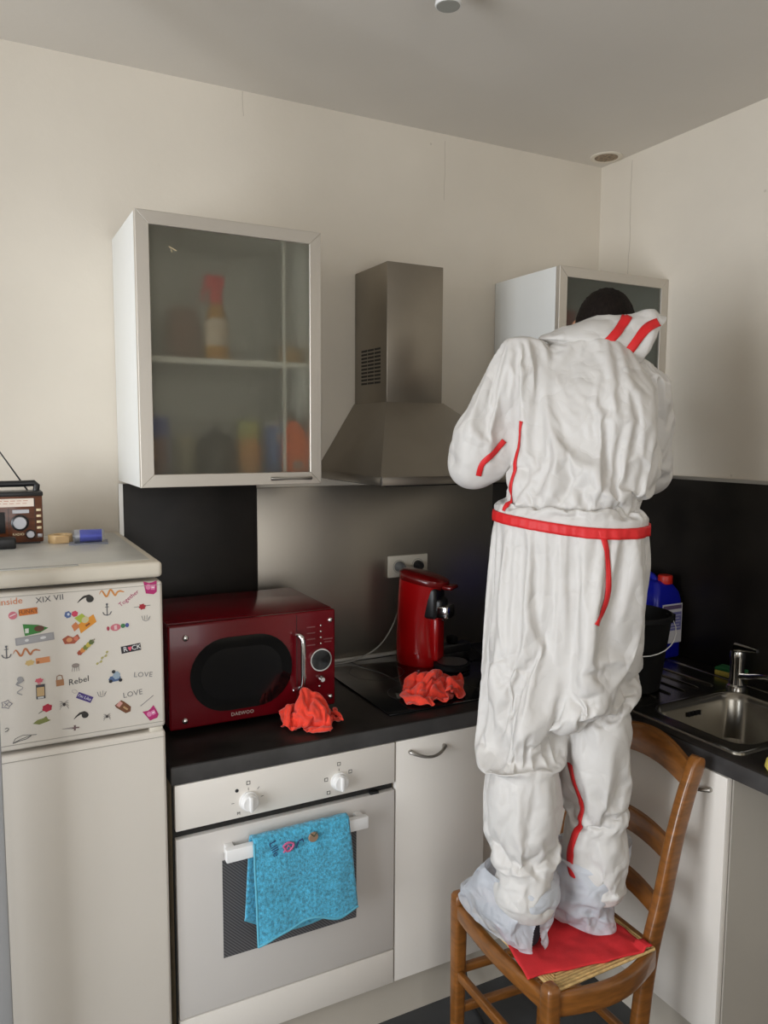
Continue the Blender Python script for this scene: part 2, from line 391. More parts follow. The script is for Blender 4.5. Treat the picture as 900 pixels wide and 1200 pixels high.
es = [e for e in b.bm.edges if len(e.link_faces) == 2 and e.calc_face_angle(0) > 1 and all(abs(v.co.z-CT) < 1e-5 for v in e.verts)]
bmesh.ops.bevel(b.bm, geom=es, offset=.004, segments=2, profile=.5, affect='EDGES')
solo('worktop', b, ['counter', 'edge'], 'dark stone-effect L-shaped kitchen worktop', 'worktop')

# ------------------------------------------------------------------ base units
def bow_handle(b, p0, p1, out, drop, r=.005):
    """flattened bow handle from p0 to p1"""
    p0, p1, out = Vector(p0), Vector(p1), Vector(out); pts = []; rr = []
    for k in range(15):
        s = k/14; e = sin(pi*s)
        pts.append(p0.lerp(p1, s)+out*(.004+.024*e**.6)+Vector((0, 0, -drop*e))); rr.append(r*(1.25-.45*e))
    b.tube(pts, rr, 10)
    for p in (p0, p1): b.cyl(p, p+out*.008, r*1.3, n=12)
t = thing('base_cabinet', (-1.09, -.3, 0), 'narrow white base cabinet with bow handle beside the oven', 'cabinet')
b = B(); b.box(-1.238, -1.222, -.598, -.02, .15, .853).box(-.956, -.94, -.598, -.02, .15, .853).box(-1.222, -.956, -.598, -.02, .15, .166).box(-1.222, -.956, -.03, -.02, .166, .853)
obj('body', b, 'cream', t)
d = obj('door', B().box(-1.2385, -.942, -.62, -.601, .15, .85, .0015), 'white', t)
b = B(); bow_handle(b, (-1.195, -.62, .815), (-1.085, -.62, .812), (0, -1, 0), .013); obj('handle', b, 'satin', d)
# corner filler between the two runs, set back and dark
solo('corner_filler', B().box(-.938, -.60, -.598, -.02, .15, .852).box(-.60, -.58, -.638, -.02, .15, .852), 'white', 'white corner filler unit behind the chair', 'cabinet')
t = thing('sink_cabinet', (-.3, -.9, 0), 'white sink cabinet with plain door behind the wooden chair', 'cabinet')
b = B(); b.box(-.598, -.02, -1.190, -1.174, .0, .853); obj('side_panel', b, mat('sink_unit_shaded_side', (.40, .365, .315), .45, var=.03, vscale=3), t)  # white end panel; the shade on it is put into this darker colour
obj('body', B().box(-.598, -.02, -.656, -.64, .15, .853).box(-.598, -.02, -1.174, -.656, .15, .166), 'cream', t)
d = obj('door', B().box(-.62, -.601, -1.187, -.642, .15, .85, .0015), 'white', t)
b = B(); bow_handle(b, (-.62, -1.140, .802), (-.62, -1.045, .802), (-1, 0, 0), .004); obj('handle', b, 'satin', d)

# oven
t = thing('oven', (-1.54, -.3, .15), 'white built-in oven with two knobs and a hatched window', 'oven')
obj('body', B().box(-1.842, -1.826, -.598, -.02, 0, .853).box(-1.826, -1.256, -.59, -.03, .17, .85).box(-1.256, -1.242, -.598, -.02, .15, .853), 'cream', t)
pn = obj('control_panel', B().box(-1.838, -1.2435, -.622, -.6, .737, .851, .0015), 'oven', t)
obj('seal_strip', B().box(-1.838, -1.2435, -.606, -.59, .716, .738).box(-1.842, -1.838, -.606, -.598, .15, .852), 'darkgap', t)
def knob(x, z, marks):
    k = B(); k.lathe([(.024, -.6221), (.024, -.628), (.0215, -.6285), (.0205, -.642), (.018, -.644), (.001, -.644)][::-1], (x, 0, z), 32, axis='y')
    o = obj('knob', k, 'knob', pn)
    b = B(); b.box(x-.004, x+.004, -.652, -.64, z-.0195, z+.0195, .002); obj('grip', b, 'knob', pn)
    for a, r, kind in marks:
        b = B(); px, pz = x+r*sin(a), z+r*cos(a)
        if kind == 'sq':
            for q in (-1, 1):
                b.box(px-.0045, px+.0045, -.6226, -.622, pz+q*.0042-.0006, pz+q*.0042+.0006); b.box(px+q*.0042-.0006, px+q*.0042+.0006, -.6226, -.622, pz-.0045, pz+.0045)
        elif kind == 'dot': b.lathe([(.0001, -.6226), (.0045, -.6226), (.0045, -.622)], (px, 0, pz), 16, axis='y')
        elif kind == 'tick': b.box(-.0005, .0005, -.6226, -.622, -.0035, .0035, M=Matrix.Translation((px, 0, pz)) @ Matrix.Rotation(a, 4, 'Y'))
        else: text_poly(kind, .011, face_y(px, -.6226, pz), 0, b.bm)
        obj('dial_mark', b, 'ink', pn)
knob(-1.658, .777, [(0, .030, 'tick'), (0, .046, 'sq'), (-.75, .043, 'dot'), (.75, .038, 'tick'), (1.45, .036, 'tick'), (-1.55, .04, 'tick'), (-2.4, .038, 'M')])
knob(-1.411, .777, [(0, .030, 'tick'), (0, .046, 'sq'), (1.05, .038, 'sq'), (-1.3, .038, 'sq'), (-2.3, .040, 'sq')])
dr = obj('door', B().box(-1.838, -1.2435, -.622, -.595, .252, .716, .002), 'ovend', t)
obj('window_pane', B().box(-1.727, -1.360, -.6235, -.622, .381, .637), 'hatch', dr)
hb = B(); hb.box(-1.728, -1.346, -.668, -.648, .652, .684, .002)
for x in (-1.722, -1.37): hb.box(x, x+.02, -.65, -.62, .656, .680, .001)
obj('handle', hb, 'knob', dr)
obj('latch', B().box(-1.318, -1.292, -.6235, -.60, .717, .7235, .002), 'black', t)
obj('drawer_front', B().box(-1.838, -1.2435, -.622, -.6, .15, .248, .0015), 'oven', t)

# turquoise towel over the oven handle
def towel():
    b = B(); x0, x1 = -1.663, -1.405
    def prof(s):       # s: 0 = hem of the front flap, 1 = hem of the back flap; returns (y, z)
        L1, arc = .245, .05
        if s < .5: k = s/.5; return (-.674, .688-L1*(1-k))
        if s < .56:
            a = (s-.5)/.06*pi; return (-.658-.016*cos(a), .688+.012*sin(a))
        k = (s-.56)/.44; return (-.640+.004*k, .688-.235*k)
    def fn(u, s):
        y, z = prof(s); x = x0+(x1-x0)*u
        if s < .5:
            k = 1-s/.5
            x = x0+.004*k+(x1-x0+.018*k)*u
            z += -(.014*k)*(1-u)**1.2 + .004*k*u + .030*k*sin(pi*min(1, u*1.15))**2*(1-.5*u)
            y += -.010*k*sin(u*pi*1.0)**2 - .016*k*(.5+.5*sin(u*9+.5))*.8 - .006*k*(1-u) + .004*noise.noise(Vector((u*5, s*7, 1)))
            z += .004*sin(u*14)*k
        elif s > .56:
            k = (s-.56)/.44
            x = x0-.012*k+(x1-x0-.03*k)*u; z += -.04*k*sin(pi*u*.9)+.02*(1-u)*k - .018*k*u
            y += .004*k*sin(u*11)*.5
        else: z += .002*noise.noise(Vector((u*12, s, 3)))
        return (x, min(y, -.6262) if s > .56 else y, z)
    b.grid(fn, 44, 64)
    t = thing('hand_towel', (-1.53, -.66, .43), 'turquoise terry hand towel hanging over the oven handle', 'towel')
    o = obj('cloth', b, 'towel', t, angle=None)
    for p in o.data.polygons: p.use_smooth = True
    md = o.modifiers.new('thick', 'SOLIDIFY'); md.thickness = .005; md.offset = 0
    hem = B()
    hem.tube([Vector(fn(u/30, .004))+Vector((0, -.001, 0)) for u in range(31)], .0036, 8)
    hem.tube([Vector(fn(.004, s/60))+Vector((0, -.001, 0)) for s in range(0, 31)], .0030, 8)
    hem.tube([Vector(fn(u/30, .996)) for u in range(31)], .0034, 8)
    obj('hem', hem, 'towelhem', t)
    e = B()
    def on(x, z): return face_y(x, -.6815, z)
    text_poly('Lille', .026, face_y(-1.612, -.6815, .668, -1.25), 0, e.bm)
    e.mi = 1; e.tube([(-1.575+.012*cos(k*.55)*(1+.3*sin(k*1.7)), -.681, .664+.011*sin(k*.55)) for k in range(13)], .003, 6)
    e.mi = 1; e.tube([(-1.588, -.681, .652), (-1.575, -.681, .668), (-1.565, -.681, .655)], .0022, 6)
    e.mi = 0; e.tube([(-1.555, -.681, .655), (-1.548, -.681, .672), (-1.538, -.681, .676), (-1.535, -.681, .668)], .0016, 6)
    e.mi = 2; e.lathe([(.001, -.6832), (.012, -.6828), (.0135, -.680)], (-1.508, 0, .673), 20, axis='y')
    e.mi = 3; e.tube([(-1.516, -.683, .684), (-1.508, -.684, .676), (-1.499, -.683, .686)], .0015, 6)
    obj('embroidery', e, [flat((.02, .03, .12)), flat((.55, .12, .25)), flat((.30, .2, .13)), flat((.03, .06, .03))], t)
towel()

# ------------------------------------------------------------------ fridge
FX0, FX1, FY, FT = -2.405, -1.859, -.636, 1.397
t = thing('fridge', ((FX0+FX1)/2, -.35, 0), 'white two-door fridge-freezer with stickers on its upper door', 'fridge')
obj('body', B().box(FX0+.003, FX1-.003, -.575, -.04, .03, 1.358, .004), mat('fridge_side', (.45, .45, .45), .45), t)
ld = obj('top_lid', B().box(FX0, FX1, -.640, -.035, 1.361, FT, .009, 3), 'lid', t)
obj('lid_inset', B().box(FX0+.03, FX1-.02, -.60, -.06, FT-.001, FT+.0012, .001), 'lidtop', ld)
obj('lid_tray', B().box(-2.20, -2.035, -.622, -.607, FT-.0005, FT+.002, .0008), mat('clear_strip', (.5, .5, .48), .2), ld)
def fdoor(name, z0, z1):
    b = B(); b.box(FX0, FX1, FY, -.58, z0, z1, .008, 3)
    return obj(name, b, 'fridge', t)
ud = fdoor('freezer_door', 1.008, 1.352)
obj('door_groove', B().box(FX0+.004, FX1-.004, FY-.0012, FY+.002, 1.343, 1.3440), flat((.42, .39, .34)), ud)
obj('door_groove', B().box(FX0+.004, FX1-.004, FY-.0012, FY+.002, 1.021, 1.0225), flat((.42, .39, .34)), ud)
lo = fdoor('fridge_door', .06, .999)
obj('door_groove', B().box(FX0+.004, FX1-.004, FY-.0012, FY+.002, .984, .9855), flat((.42, .39, .34)), lo)
obj('hinge', B().box(FX1-.035, FX1-.006, -.632, -.6, .9985, 1.0085, .001), 'socket', t)
obj('base_grille', B().box(FX0+.01, FX1-.01, -.60, -.55, .004, .055), 'blackm', t)
# stickers: (centre x, z on the door, ...) each a flat print of its own
YS = FY-.0006
class St:
    def __init__(s, x, z, rot=0): s.x, s.z, s.rot, s.b, s.ms, s.d = x, z, rot, B(), [], 0
    def pt(s, u, v):
        c, n = cos(s.rot), sin(s.rot); return (s.x+u*c-v*n, YS-s.d, s.z+u*n+v*c)
    def mi(s, col):
        k = flat(col)
        if k not in s.ms: s.ms.append(k)
        s.b.mi = s.ms.index(k); s.d += .00012; return s.b.mi
    def poly(s, pts, col):
        s.mi(col); f = s.b.bm.faces.new([s.b.bm.verts.new(s.pt(u, v)) for u, v in pts]); f.material_index = s.b.mi; return s
    def rect(s, w, h, col, u=0, v=0): return s.poly([(u-w/2, v-h/2), (u+w/2, v-h/2), (u+w/2, v+h/2), (u-w/2, v+h/2)], col)
    def disc(s, rx, ry, col, u=0, v=0, n=16, wob=0): return s.poly([(u+rx*cos(2*pi*k/n)*(1+wob*sin(k*2.4)), v+ry*sin(2*pi*k/n)*(1+wob*sin(k*2.4))) for k in range(n)], col)
    def line(s, pts, w, col):
        s.mi(col); L = []
        for i, p in enumerate(pts):
            a, c = pts[max(i-1, 0)], pts[min(i+1, len(pts)-1)]; dx, dy = c[0]-a[0], c[1]-a[1]; l = math.hypot(dx, dy) or 1
            ww = w[i] if isinstance(w, list) else w
            L.append((s.b.bm.verts.new(s.pt(p[0]-dy/l*ww/2, p[1]+dx/l*ww/2)), s.b.bm.verts.new(s.pt(p[0]+dy/l*ww/2, p[1]-dx/l*ww/2))))
        for (a, c), (d, e) in zip(L, L[1:]): s.b.bm.faces.new((a, c, e, d)).material_index = s.b.mi
        return s
    def text(s, tx, size, col, u=0, v=0, shear=0, sp=1):
        i = s.mi(col); p = s.pt(u, v); text_poly(tx, size, face_y(p[0], p[1], p[2], s.rot), i, s.b.bm, shear, sp); return s
    def done(s, label): obj('sticker', s.b, s.ms, ud, angle=None, label=label, recalc=False)
def snake(x, z, col, sc=1):
    s = St(x, z, .05); s.line([((-.026+.0035*k/4)*sc, (.007*sin(k/4*1.15)*(1 if k < 38 else max(.2, 1-(k-38)*.12)))*sc) for k in range(61)], [.001+.0028*min(1, k/12)*(1 if k < 50 else 1-.07*(k-50)) for k in range(61)], col); s.done('curled orange snake sticker')
def comma(x, z, sc=1):
    s = St(x, z); s.disc(.008*sc, .0075*sc, (.03, .028, .024), .008*sc, 0); s.line([(-.018*sc, -.006*sc), (-.012*sc, 0), (-.004*sc, .006*sc), (.006*sc, .007*sc), (.012*sc, .003*sc)], [.001, .003, .005, .007, .006], (.04, .035, .03)); s.done('black comma-shaped sticker')
def anchor(x, z):
    s = St(x, z); c = (.13, .13, .14); s.line([(0, .012), (0, -.011)], .0022, c); s.line([(-.004, .007), (.004, .007)], .0015, c)
    s.line([(-.009, -.004), (-.006, -.010), (0, -.012), (.006, -.010), (.009, -.004)], .002, c); s.disc(.0025, .0025, c, 0, .013, 8); s.done('small grey anchor sticker')
def spider(x, z, sc=1):
    s = St(x, z); c = (.06, .05, .05); s.disc(.003*sc, .004*sc, c, n=10)
    for k in range(4):
        for q in (-1, 1): s.line([(0, .001*k*sc), (q*.006*sc, (.004*k-.004)*sc), (q*.009*sc, (.006*k-.010)*sc)], .0008, c)
    s.done('tiny black spider sticker')
def sketch(x, z, col=(.22, .21, .21)):
    s = St(x, z); s.line([(-.009, .006), (-.006, -.004), (0, -.007), (.006, -.005), (.010, .004)], .0012, col); s.line([(-.003, .006), (-.002, -.004)], .001, col); s.line([(.003, .007), (.002, -.004), (.008, .001)], .001, col); s.done('small grey pencil sketch sticker')
OR, GR, MG, GD = (.70, .20, .03), (.05, .25, .05), (.42, .02, .14), (.62, .36, .1)
s = St(-2.173, 1.333, .03); s.text('inside', .020, (.72, .25, .1)); s.done('orange lettering sticker')
s = St(-2.097, 1.332, .06); s.text('XIX VII', .0175, (.10, .10, .11), sp=1.05); s.done('roman numeral lettering sticker')
comma(-2.024, 1.324); comma(-2.041, 1.064, .9)
snake(-1.970, 1.334, (.68, .28, .07)); snake(-2.146, 1.222, (.55, .2, .08))
s = St(-1.934, 1.318, .62); s.text('Together', .0135, (.45, .05, .16)); s.done('pink slanted lettering sticker')
def bag(x, z, rot, w, h, col, c2, label):
    s = St(x, z, rot); s.poly([(-w/2, h*.42), (-w*.1, h*.30), (w*.12, h*.36), (w*.42, h/2), (w*.5, -h*.3), (w*.3, -h/2), (-w*.25, -h*.45)], col)
    s.disc(w*.18, h*.2, c2, -w*.12, h*.02); s.rect(w*.28, h*.34, c2, w*.2, 0); s.rect(w*.2, h*.08, (.8, .7, .7), w*.2, .0); s.done(label)
bag(-1.887, 1.339, -.1, .032, .032, MG, (.68, .2, .36), 'magenta sweet bag sticker')
bag(-1.892, 1.044, .35, .030, .032, MG, (.66, .22, .4), 'magenta sweet pouch sticker')
anchor(-1.981, 1.296); anchor(-2.185, 1.225)
s = St(-1.905, 1.296); s.line([(-.018, 0), (.018, .002)], [.0012, .0012], (.16, .17, .16)); s.disc(.0075, .0065, (.36, .02, .03), wob=.2); s.done('dark red rose and dagger sticker')
sketch(-1.898, 1.269); sketch(-1.998, 1.107)
s = St(-2.152, 1.306, .05); s.disc(.0085, .0085, (.68, .2, .25), -.018, -.002); s.line([(-.024, -.003), (-.012, .001)], .002, (.9, .75, .75)); s.rect(.036, .014, OR, .012, .002); s.text('FUNKY', .012, (.2, .06, .02), .012, .002); s.done('pink lolly and orange word sticker')
s = St(-2.128, 1.270, -.02); s.poly([(-.024, .012), (-.008, .010), (.006, .008), (.026, 0), (.010, -.009), (-.020, -.014)], GR); s.disc(.010, .0065, (.14, .05, .03), .008, 0); s.rect(.007, .010, (.75, .78, .7), -.016, -.003); s.done('green sweet bag sticker')
s = St(-2.129, 1.248, .07); s.rect(.076, .0165, (.36, .35, .36)); s.rect(.070, .0125, (.43, .42, .43)); s.disc(.004, .003, (.8, .8, .8), -.016, 0); s.disc(.006, .003, (.8, .8, .8), .016, 0); s.done('silver bar wrapper sticker')
s = St(-2.055, 1.294, .05); s.disc(.007, .0075, (.1, .16, .36), -.007, 0, wob=.12); s.disc(.0065, .0065, (.66, .06, .12), .007, 0, wob=.12); s.disc(.0025, .003, (.7, .75, .85), -.006, .001); s.done('blue and red sweets sticker')
s = St(-2.031, 1.274, .55); s.poly([(-.018, -.018), (.022, -.016), (.026, .002), (-.012, .002)], (.75, .3, .03)); s.poly([(-.006, .002), (.012, .002), (.008, .018), (-.010, .019)], (.42, .5, .06)); s.disc(.008, .007, (.62, .55, .3), .006, .002); s.poly([(-.026, -.006), (-.012, -.004), (-.012, .010), (-.024, .008)], (.65, .22, .08)); s.rect(.010, .004, (.3, .08, .02), .004, -.010); s.done('large orange and green sweet bag sticker')
s = St(-2.057, 1.238, .05); s.poly([(-.018, .004), (-.006, .010), (.004, .004), (.014, .010), (.018, 0), (.006, -.010), (-.014, -.008)], (.42, .1, .05)); s.disc(.006, .005, (.7, .32, .14), -.004, 0); s.disc(.005, .005, (.66, .2, .12), .010, .001); s.done('brown sweet bag sticker')
s = St(-1.960, 1.255, .06); s.disc(.011, .008, (.6, .16, .2), -.004, 0); s.disc(.003, .005, (.4, .05, .08), -.020, 0); s.disc(.005, .005, (.06, .2, .08), .012, .001); s.disc(.004, .005, (.08, .1, .3), .021, .001); s.rect(.006, .010, (.75, .5, .5), -.004, 0); s.done('striped wrapped sweet sticker')
s = St(-2.028, 1.217, .72)
for k, c in enumerate([(.4, .08, .04), (.66, .26, .06), (.2, .22, .04), (.55, .45, .08), (.12, .16, .05)]): s.disc(.006, .0055, c, -.016+.008*k, 0, wob=.15)
s.line([(.018, 0), (.026, 0)], .002, (.25, .2, .15)); s.done('multicoloured skewer sticker')
s = St(-1.932, 1.203, .10); s.rect(.043, .0165, (.035, .03, .035)); s.text('R', .0155, (.8, .8, .78), -.0125, 0); s.text('CK', .0155, (.8, .8, .78), .0115, 0); s.poly([(-.007, .002), (-.0045, .005), (-.0025, .0025), (-.0005, .005), (.002, .002), (-.0025, -.006)], (.75, .1, .16)); s.done('black sign sticker reading ROCK with a heart')
s = St(-1.993, 1.188, .85)
s.line([(-.018, 0), (.018, 0)], .0008, (.3, .28, .15))
for k in range(5): s.disc(.003, .0022, (.5, .45, .16), -.016+.008*k, .002*(-1)**k)
s.done('thin yellow blossom twig sticker')
s = St(-2.127, 1.198, .05); s.rect(.028, .0125, (.74, .3, .12), .012, .001); s.disc(.009, .006, (.7, .5, .2), -.014, 0, wob=.15); s.disc(.003, .003, (.4, .15, .05), .002, -.002); s.done('orange sweet tube sticker')
s = St(-2.050, 1.176); s.disc(.008, .005, (.3, .25, .22), 0, .003)
for k in range(4): s.line([(-.006+.004*k, 0), (-.008+.005*k, -.010)], .001, (.2, .17, .16))
s.done('small grey jellyfish sticker')
s = St(-1.969, 1.142); s.disc(.013, .007, (.07, .12, .24), 0, -.004, wob=.1); s.disc(.008, .009, (.3, .38, .45), .004, .003, wob=.1); s.disc(.004, .004, (.03, .03, .03), -.002, .012); s.disc(.004, .004, (.02, .02, .025), .012, -.009); s.disc(.004, .004, (.02, .02, .025), -.009, -.009); s.done('blue motorcycle rider sticker')
s = St(-1.907, 1.138, -.12); s.text('LOVE', .0165, (.24, .23, .23), sp=1.1); s.done('thin lettering sticker reading LOVE under the black sign')
s = St(-1.931, 1.097, .08); s.text('LOVE', .0175, (.2, .19, .19), sp=1.05); s.done('thin lettering sticker reading LOVE above the brown bar')
s = St(-2.161, 1.148); s.line([(-.001+.006*sin(k*.95), .019-.0027*k) for k in range(15)], [.004+.003*sin(k*.6) if k < 10 else .002 for k in range(15)], (.33, .32, .32)); s.disc(.006, .006, (.36, .35, .35), 0, .016); s.done('grey snake drawing sticker')
s = St(-2.123, 1.143); s.rect(.018, .032, (.06, .06, .07), .001, -.012); s.rect(.015, .020, (.58, .4, .2), .001, -.012); s.rect(.012, .004, (.6, .6, .6), .001, -.025); s.disc(.008, .005, (.66, .12, .16), -.001, .013, wob=.2); s.rect(.006, .004, (.6, .3, .3), -.001, .006); s.done('dark bottle with pink bow sticker')
s = St(-2.083, 1.150, .05); s.rect(.016, .014, (.42, .2, .09), 0, -.005); s.line([(-.006, .002), (-.005, .010), (0, .012), (.005, .010), (.006, .002)], .002, (.3, .15, .08)); s.done('brown padlock sticker')
s = St(-2.045, 1.144, .10); s.text('Rebel', .019, (.04, .04, .045), shear=.1); s.done('black gothic lettering sticker reading Rebel')
s = St(-2.036, 1.108, -.5); s.rect(.034, .014, (.07, .04, .2), .004, -.002); s.text("I'm Like", .0095, (.8, .8, .82), .004, -.002); s.line([(-.022+.006*cos(k), .003+.004*sin(k)) for k in range(7)], .0008, (.4, .35, .35)); s.done("purple tag sticker reading I'm Like")
s = St(-1.900, 1.076, .62); s.line([(-.018, 0), (.018, 0)], .0016, (.25, .23, .23)); s.done('thin grey wand sticker')
s = St(-1.952, 1.070, -.72); s.poly([(-.018, -.008), (-.014, .009), (-.006, .010), (.014, .009), (.020, 0), (.014, -.009), (-.012, -.010)], (.16, .06, .025)); s.rect(.009, .012, (.6, .3, .26), -.011, 0); s.rect(.012, .004, (.45, .28, .14), .006, 0); s.done('brown chocolate bar sticker')
s = St(-2.189, 1.113); s.line([(.009*cos(k*2*pi/15)*(1+.25*cos(k*2*pi/3)), .008*sin(k*2*pi/15)*(1+.25*cos(k*2*pi/3))) for k in range(16)], .0012, (.1, .1, .16)); s.line([(-.004, -.004), (.004, .004)], .001, (.1, .1, .16)); s.line([(-.004, .004), (.004, -.004)], .001, (.1, .1, .16)); s.done('outlined flower sticker')
spider(-2.076, 1.095); spider(-1.988, 1.053, .8)
s = St(-2.114, 1.091, .2); s.disc(.010, .0085, (.46, .02, .05), .004, .001, wob=.12); s.line([(-.006, -.002), (-.015, -.005)], .0014, (.1, .1, .05)); s.done('red rose sticker')
s = St(-2.122, 1.066, .1); s.poly([(-.018, -.002), (-.008, .004), (.004, .005), (.010, .008), (.013, 0), (.018, -.003), (.010, -.005), (-.006, -.007)], (.22, .24, .07)); s.done('olive leaf sticker')
s = St(-2.064, 1.039, -.03); s.line([(-.018, .001), (.004, 0)], [.001, .005], (.36, .32, .3)); s.rect(.004, .012, (.16, .1, .1), .008, 0); s.rect(.014, .003, (.2, .12, .12), .010, 0); s.done('grey dagger sticker')
s = St(-2.193, 1.058); s.line([(-.001, .002), (.003, .004), (.006, .001), (.003, -.003), (-.001, -.004)], .0014, (.03, .03, .04)); s.done('small outlined heart sticker')
s = St(-2.157, 1.034, .1); s.line([(-.024, -.006), (-.018, .003), (-.002, .007), (.014, .003), (.024, .001)], .0011, (.08, .08, .08)); s.line([(-.022, -.005), (-.008, -.001), (.012, .002)], .0011, (.08, .08, .08)); s.line([(-.024, -.006), (-.012, -.004), (.004, -.003), (.014, .002)], .0014, (.08, .08, .08)); s.done('outlined feather sticker')

# ------------------------------------------------------------------ things on the fridge
FTz = FT+.0012
rx0, rx1, ryf, ryb = -2.262, -2.076, -.215, -.135
t = thing('radio', ((rx0+rx1)/2, -.175, FTz), 'small retro walnut radio with round dials on top of the fridge', 'radio')
z0 = FTz; z1 = z0+.128
rb = obj('case', B().box(rx0, rx1, ryf, ryb, z0+.004, z1, .004), 'radio', t)
obj('foot', B().box(rx0+.01, rx1-.008, ryf+.008, ryb-.006, z0, z0+.005), 'black', t)
obj('top_cover', B().box(rx0-.002, rx1+.002, ryf-.002, ryb+.002, z1-.004, z1+.008, .003), 'black', t)
obj('tuner_scale', B().box(rx0+.012, rx1-.021, ryf-.0022, ryf, z1-.030, z1-.009), flat((.78, .68, .58)), rb)
b = B()
for k in range(9): b.box(rx0+.02+k*.015, rx0+.031+k*.015, ryf-.0026, ryf-.002, z1-.0155, z1-.014); b.box(rx0+.018+k*.015, rx0+.028+k*.015, ryf-.0026, ryf-.002, z1-.022, z1-.0208)
obj('scale_print', b, flat((.5, .2, .12)), rb)
obj('badge', B().box(rx1-.072, rx1-.033, ryf-.002, ryf, z1-.047, z1-.038), 'silver', rb)
obj('front_groove', B().box(rx1-.0195, rx1-.0185, ryf-.0008, ryf+.001, z0+.008, z1-.008), 'black', rb)
obj('front_groove', B().box(rx1-.082, rx1-.081, ryf-.0008, ryf+.001, z0+.008, z1-.034), 'black', rb)
for (kx, kz, kr) in ((rx1-.0555, z0+.056, .0165), (rx1-.0315, z0+.0255, .0095)):
    k = obj('dial', B().lathe([(kr*1.28, ryf-.001), (kr*1.28, ryf-.004), (kr*1.05, ryf-.006), (kr*1.0, ryf-.003)], (kx, 0, kz), 32, axis='y', caps=False), 'black', t)
    obj('dial_face', B().lathe([(.0005, ryf-.010), (kr*.9, ryf-.010), (kr, ryf-.008), (kr, ryf-.001)], (kx, 0, kz), 32, axis='y'), 'silver', k)
for k in range(4): obj('button', B().box(rx1-.0155, rx1-.0045, ryf-.003, ryf, z0+.085-.0155*k, z0+.0915-.0155*k, .0008), 'gold', t)
obj('jack', B().box(rx1-.015, rx1-.003, ryf-.002, ryf, z0+.016, z0+.026, .0008), 'silver', t)
b = B(); text_poly('RADIO', .009, face_y(rx1-.060, ryf-.0012, z0+.026), 0, b.bm); obj('lettering', b, 'gold', rb)
obj('speaker_grille', B().box(rx0+.012, rx1-.09, ryf-.002, ryf, z0+.03, z0+.085, .002), 'black', rb)
b = B(); b.tube([(rx1-.012, -.175, z1+.006), (rx1-.010, -.175, z1+.022), (rx1-.016, -.175, z1+.028), (rx1-.05, -.175, z1+.027), (rx0+.05, -.175, z1+.027), (rx0+.012, -.175, z1+.02), (rx0+.010, -.175, z1+.006)], .0085, 12); obj('carry_handle', b, 'black', t)
obj('antenna', B().cyl((-2.105, -.15, z1+.004), (-2.185, -.16, z1+.135), .0023, .0016, 10).ball((-2.185, -.16, z1+.136), .003), 'black', t)
solo('charger_plug', B().box(-2.225, -2.145, -.30, -.262, FTz, FTz+.028, .005, 3).cyl((-2.185, -.262, FTz+.014), (-2.185, -.245, FTz+.014), .009, .006, 14), 'black', 'black plug-in adapter lying in front of the radio', 'adapter')
t = thing('tape_roll', (-2.035, -.215, FTz), 'roll of tan tape lying beside the radio', 'tape')
obj('tape_body', B().lathe([(.018, 0), (.030, 0), (.031, .002), (.031, .019), (.030, .021), (.018, .021), (.017, .019), (.017, .002), (.018, 0)], (-2.035, -.215, FTz), 36, caps=False), 'tape', t)
obj('tape_end', B().box(-2.050, -2.018, -.249, -.2465, FTz+.002, FTz+.018), mat('tape_end', (.55, .36, .17), .4), t)
t = thing('battery_pack', (-1.965, -.255, FTz), 'clear blister pack with a blue battery on top of the fridge', 'battery')
obj('card', B().box(-2.018, -1.922, -.298, -.215, FTz, FTz+.0025, .0008, M=Matrix.Translation((-1.97, -.255, 0)) @ Matrix.Rotation(-.12, 4, 'Z') @ Matrix.Translation((1.97, .255, 0))), flat((.2, .21, .25)), t)
obj('battery', B().cyl((-1.992, -.257, FTz+.0185), (-1.938, -.263, FTz+.0185), .0145, n=24), 'bluefoil', t)
obj('battery_end', B().cyl((-2.004, -.2557, FTz+.0185), (-1.992, -.257, FTz+.0185), .0146, n=24).cyl((-2.007, -.2555, FTz+.0185), (-2.004, -.2557, FTz+.0185), .005, n=12), 'silver', t)
obj('blister', B().box(-2.010, -1.932, -.277, -.243, FTz+.002, FTz+.036, .006, 3), 'clear', t)

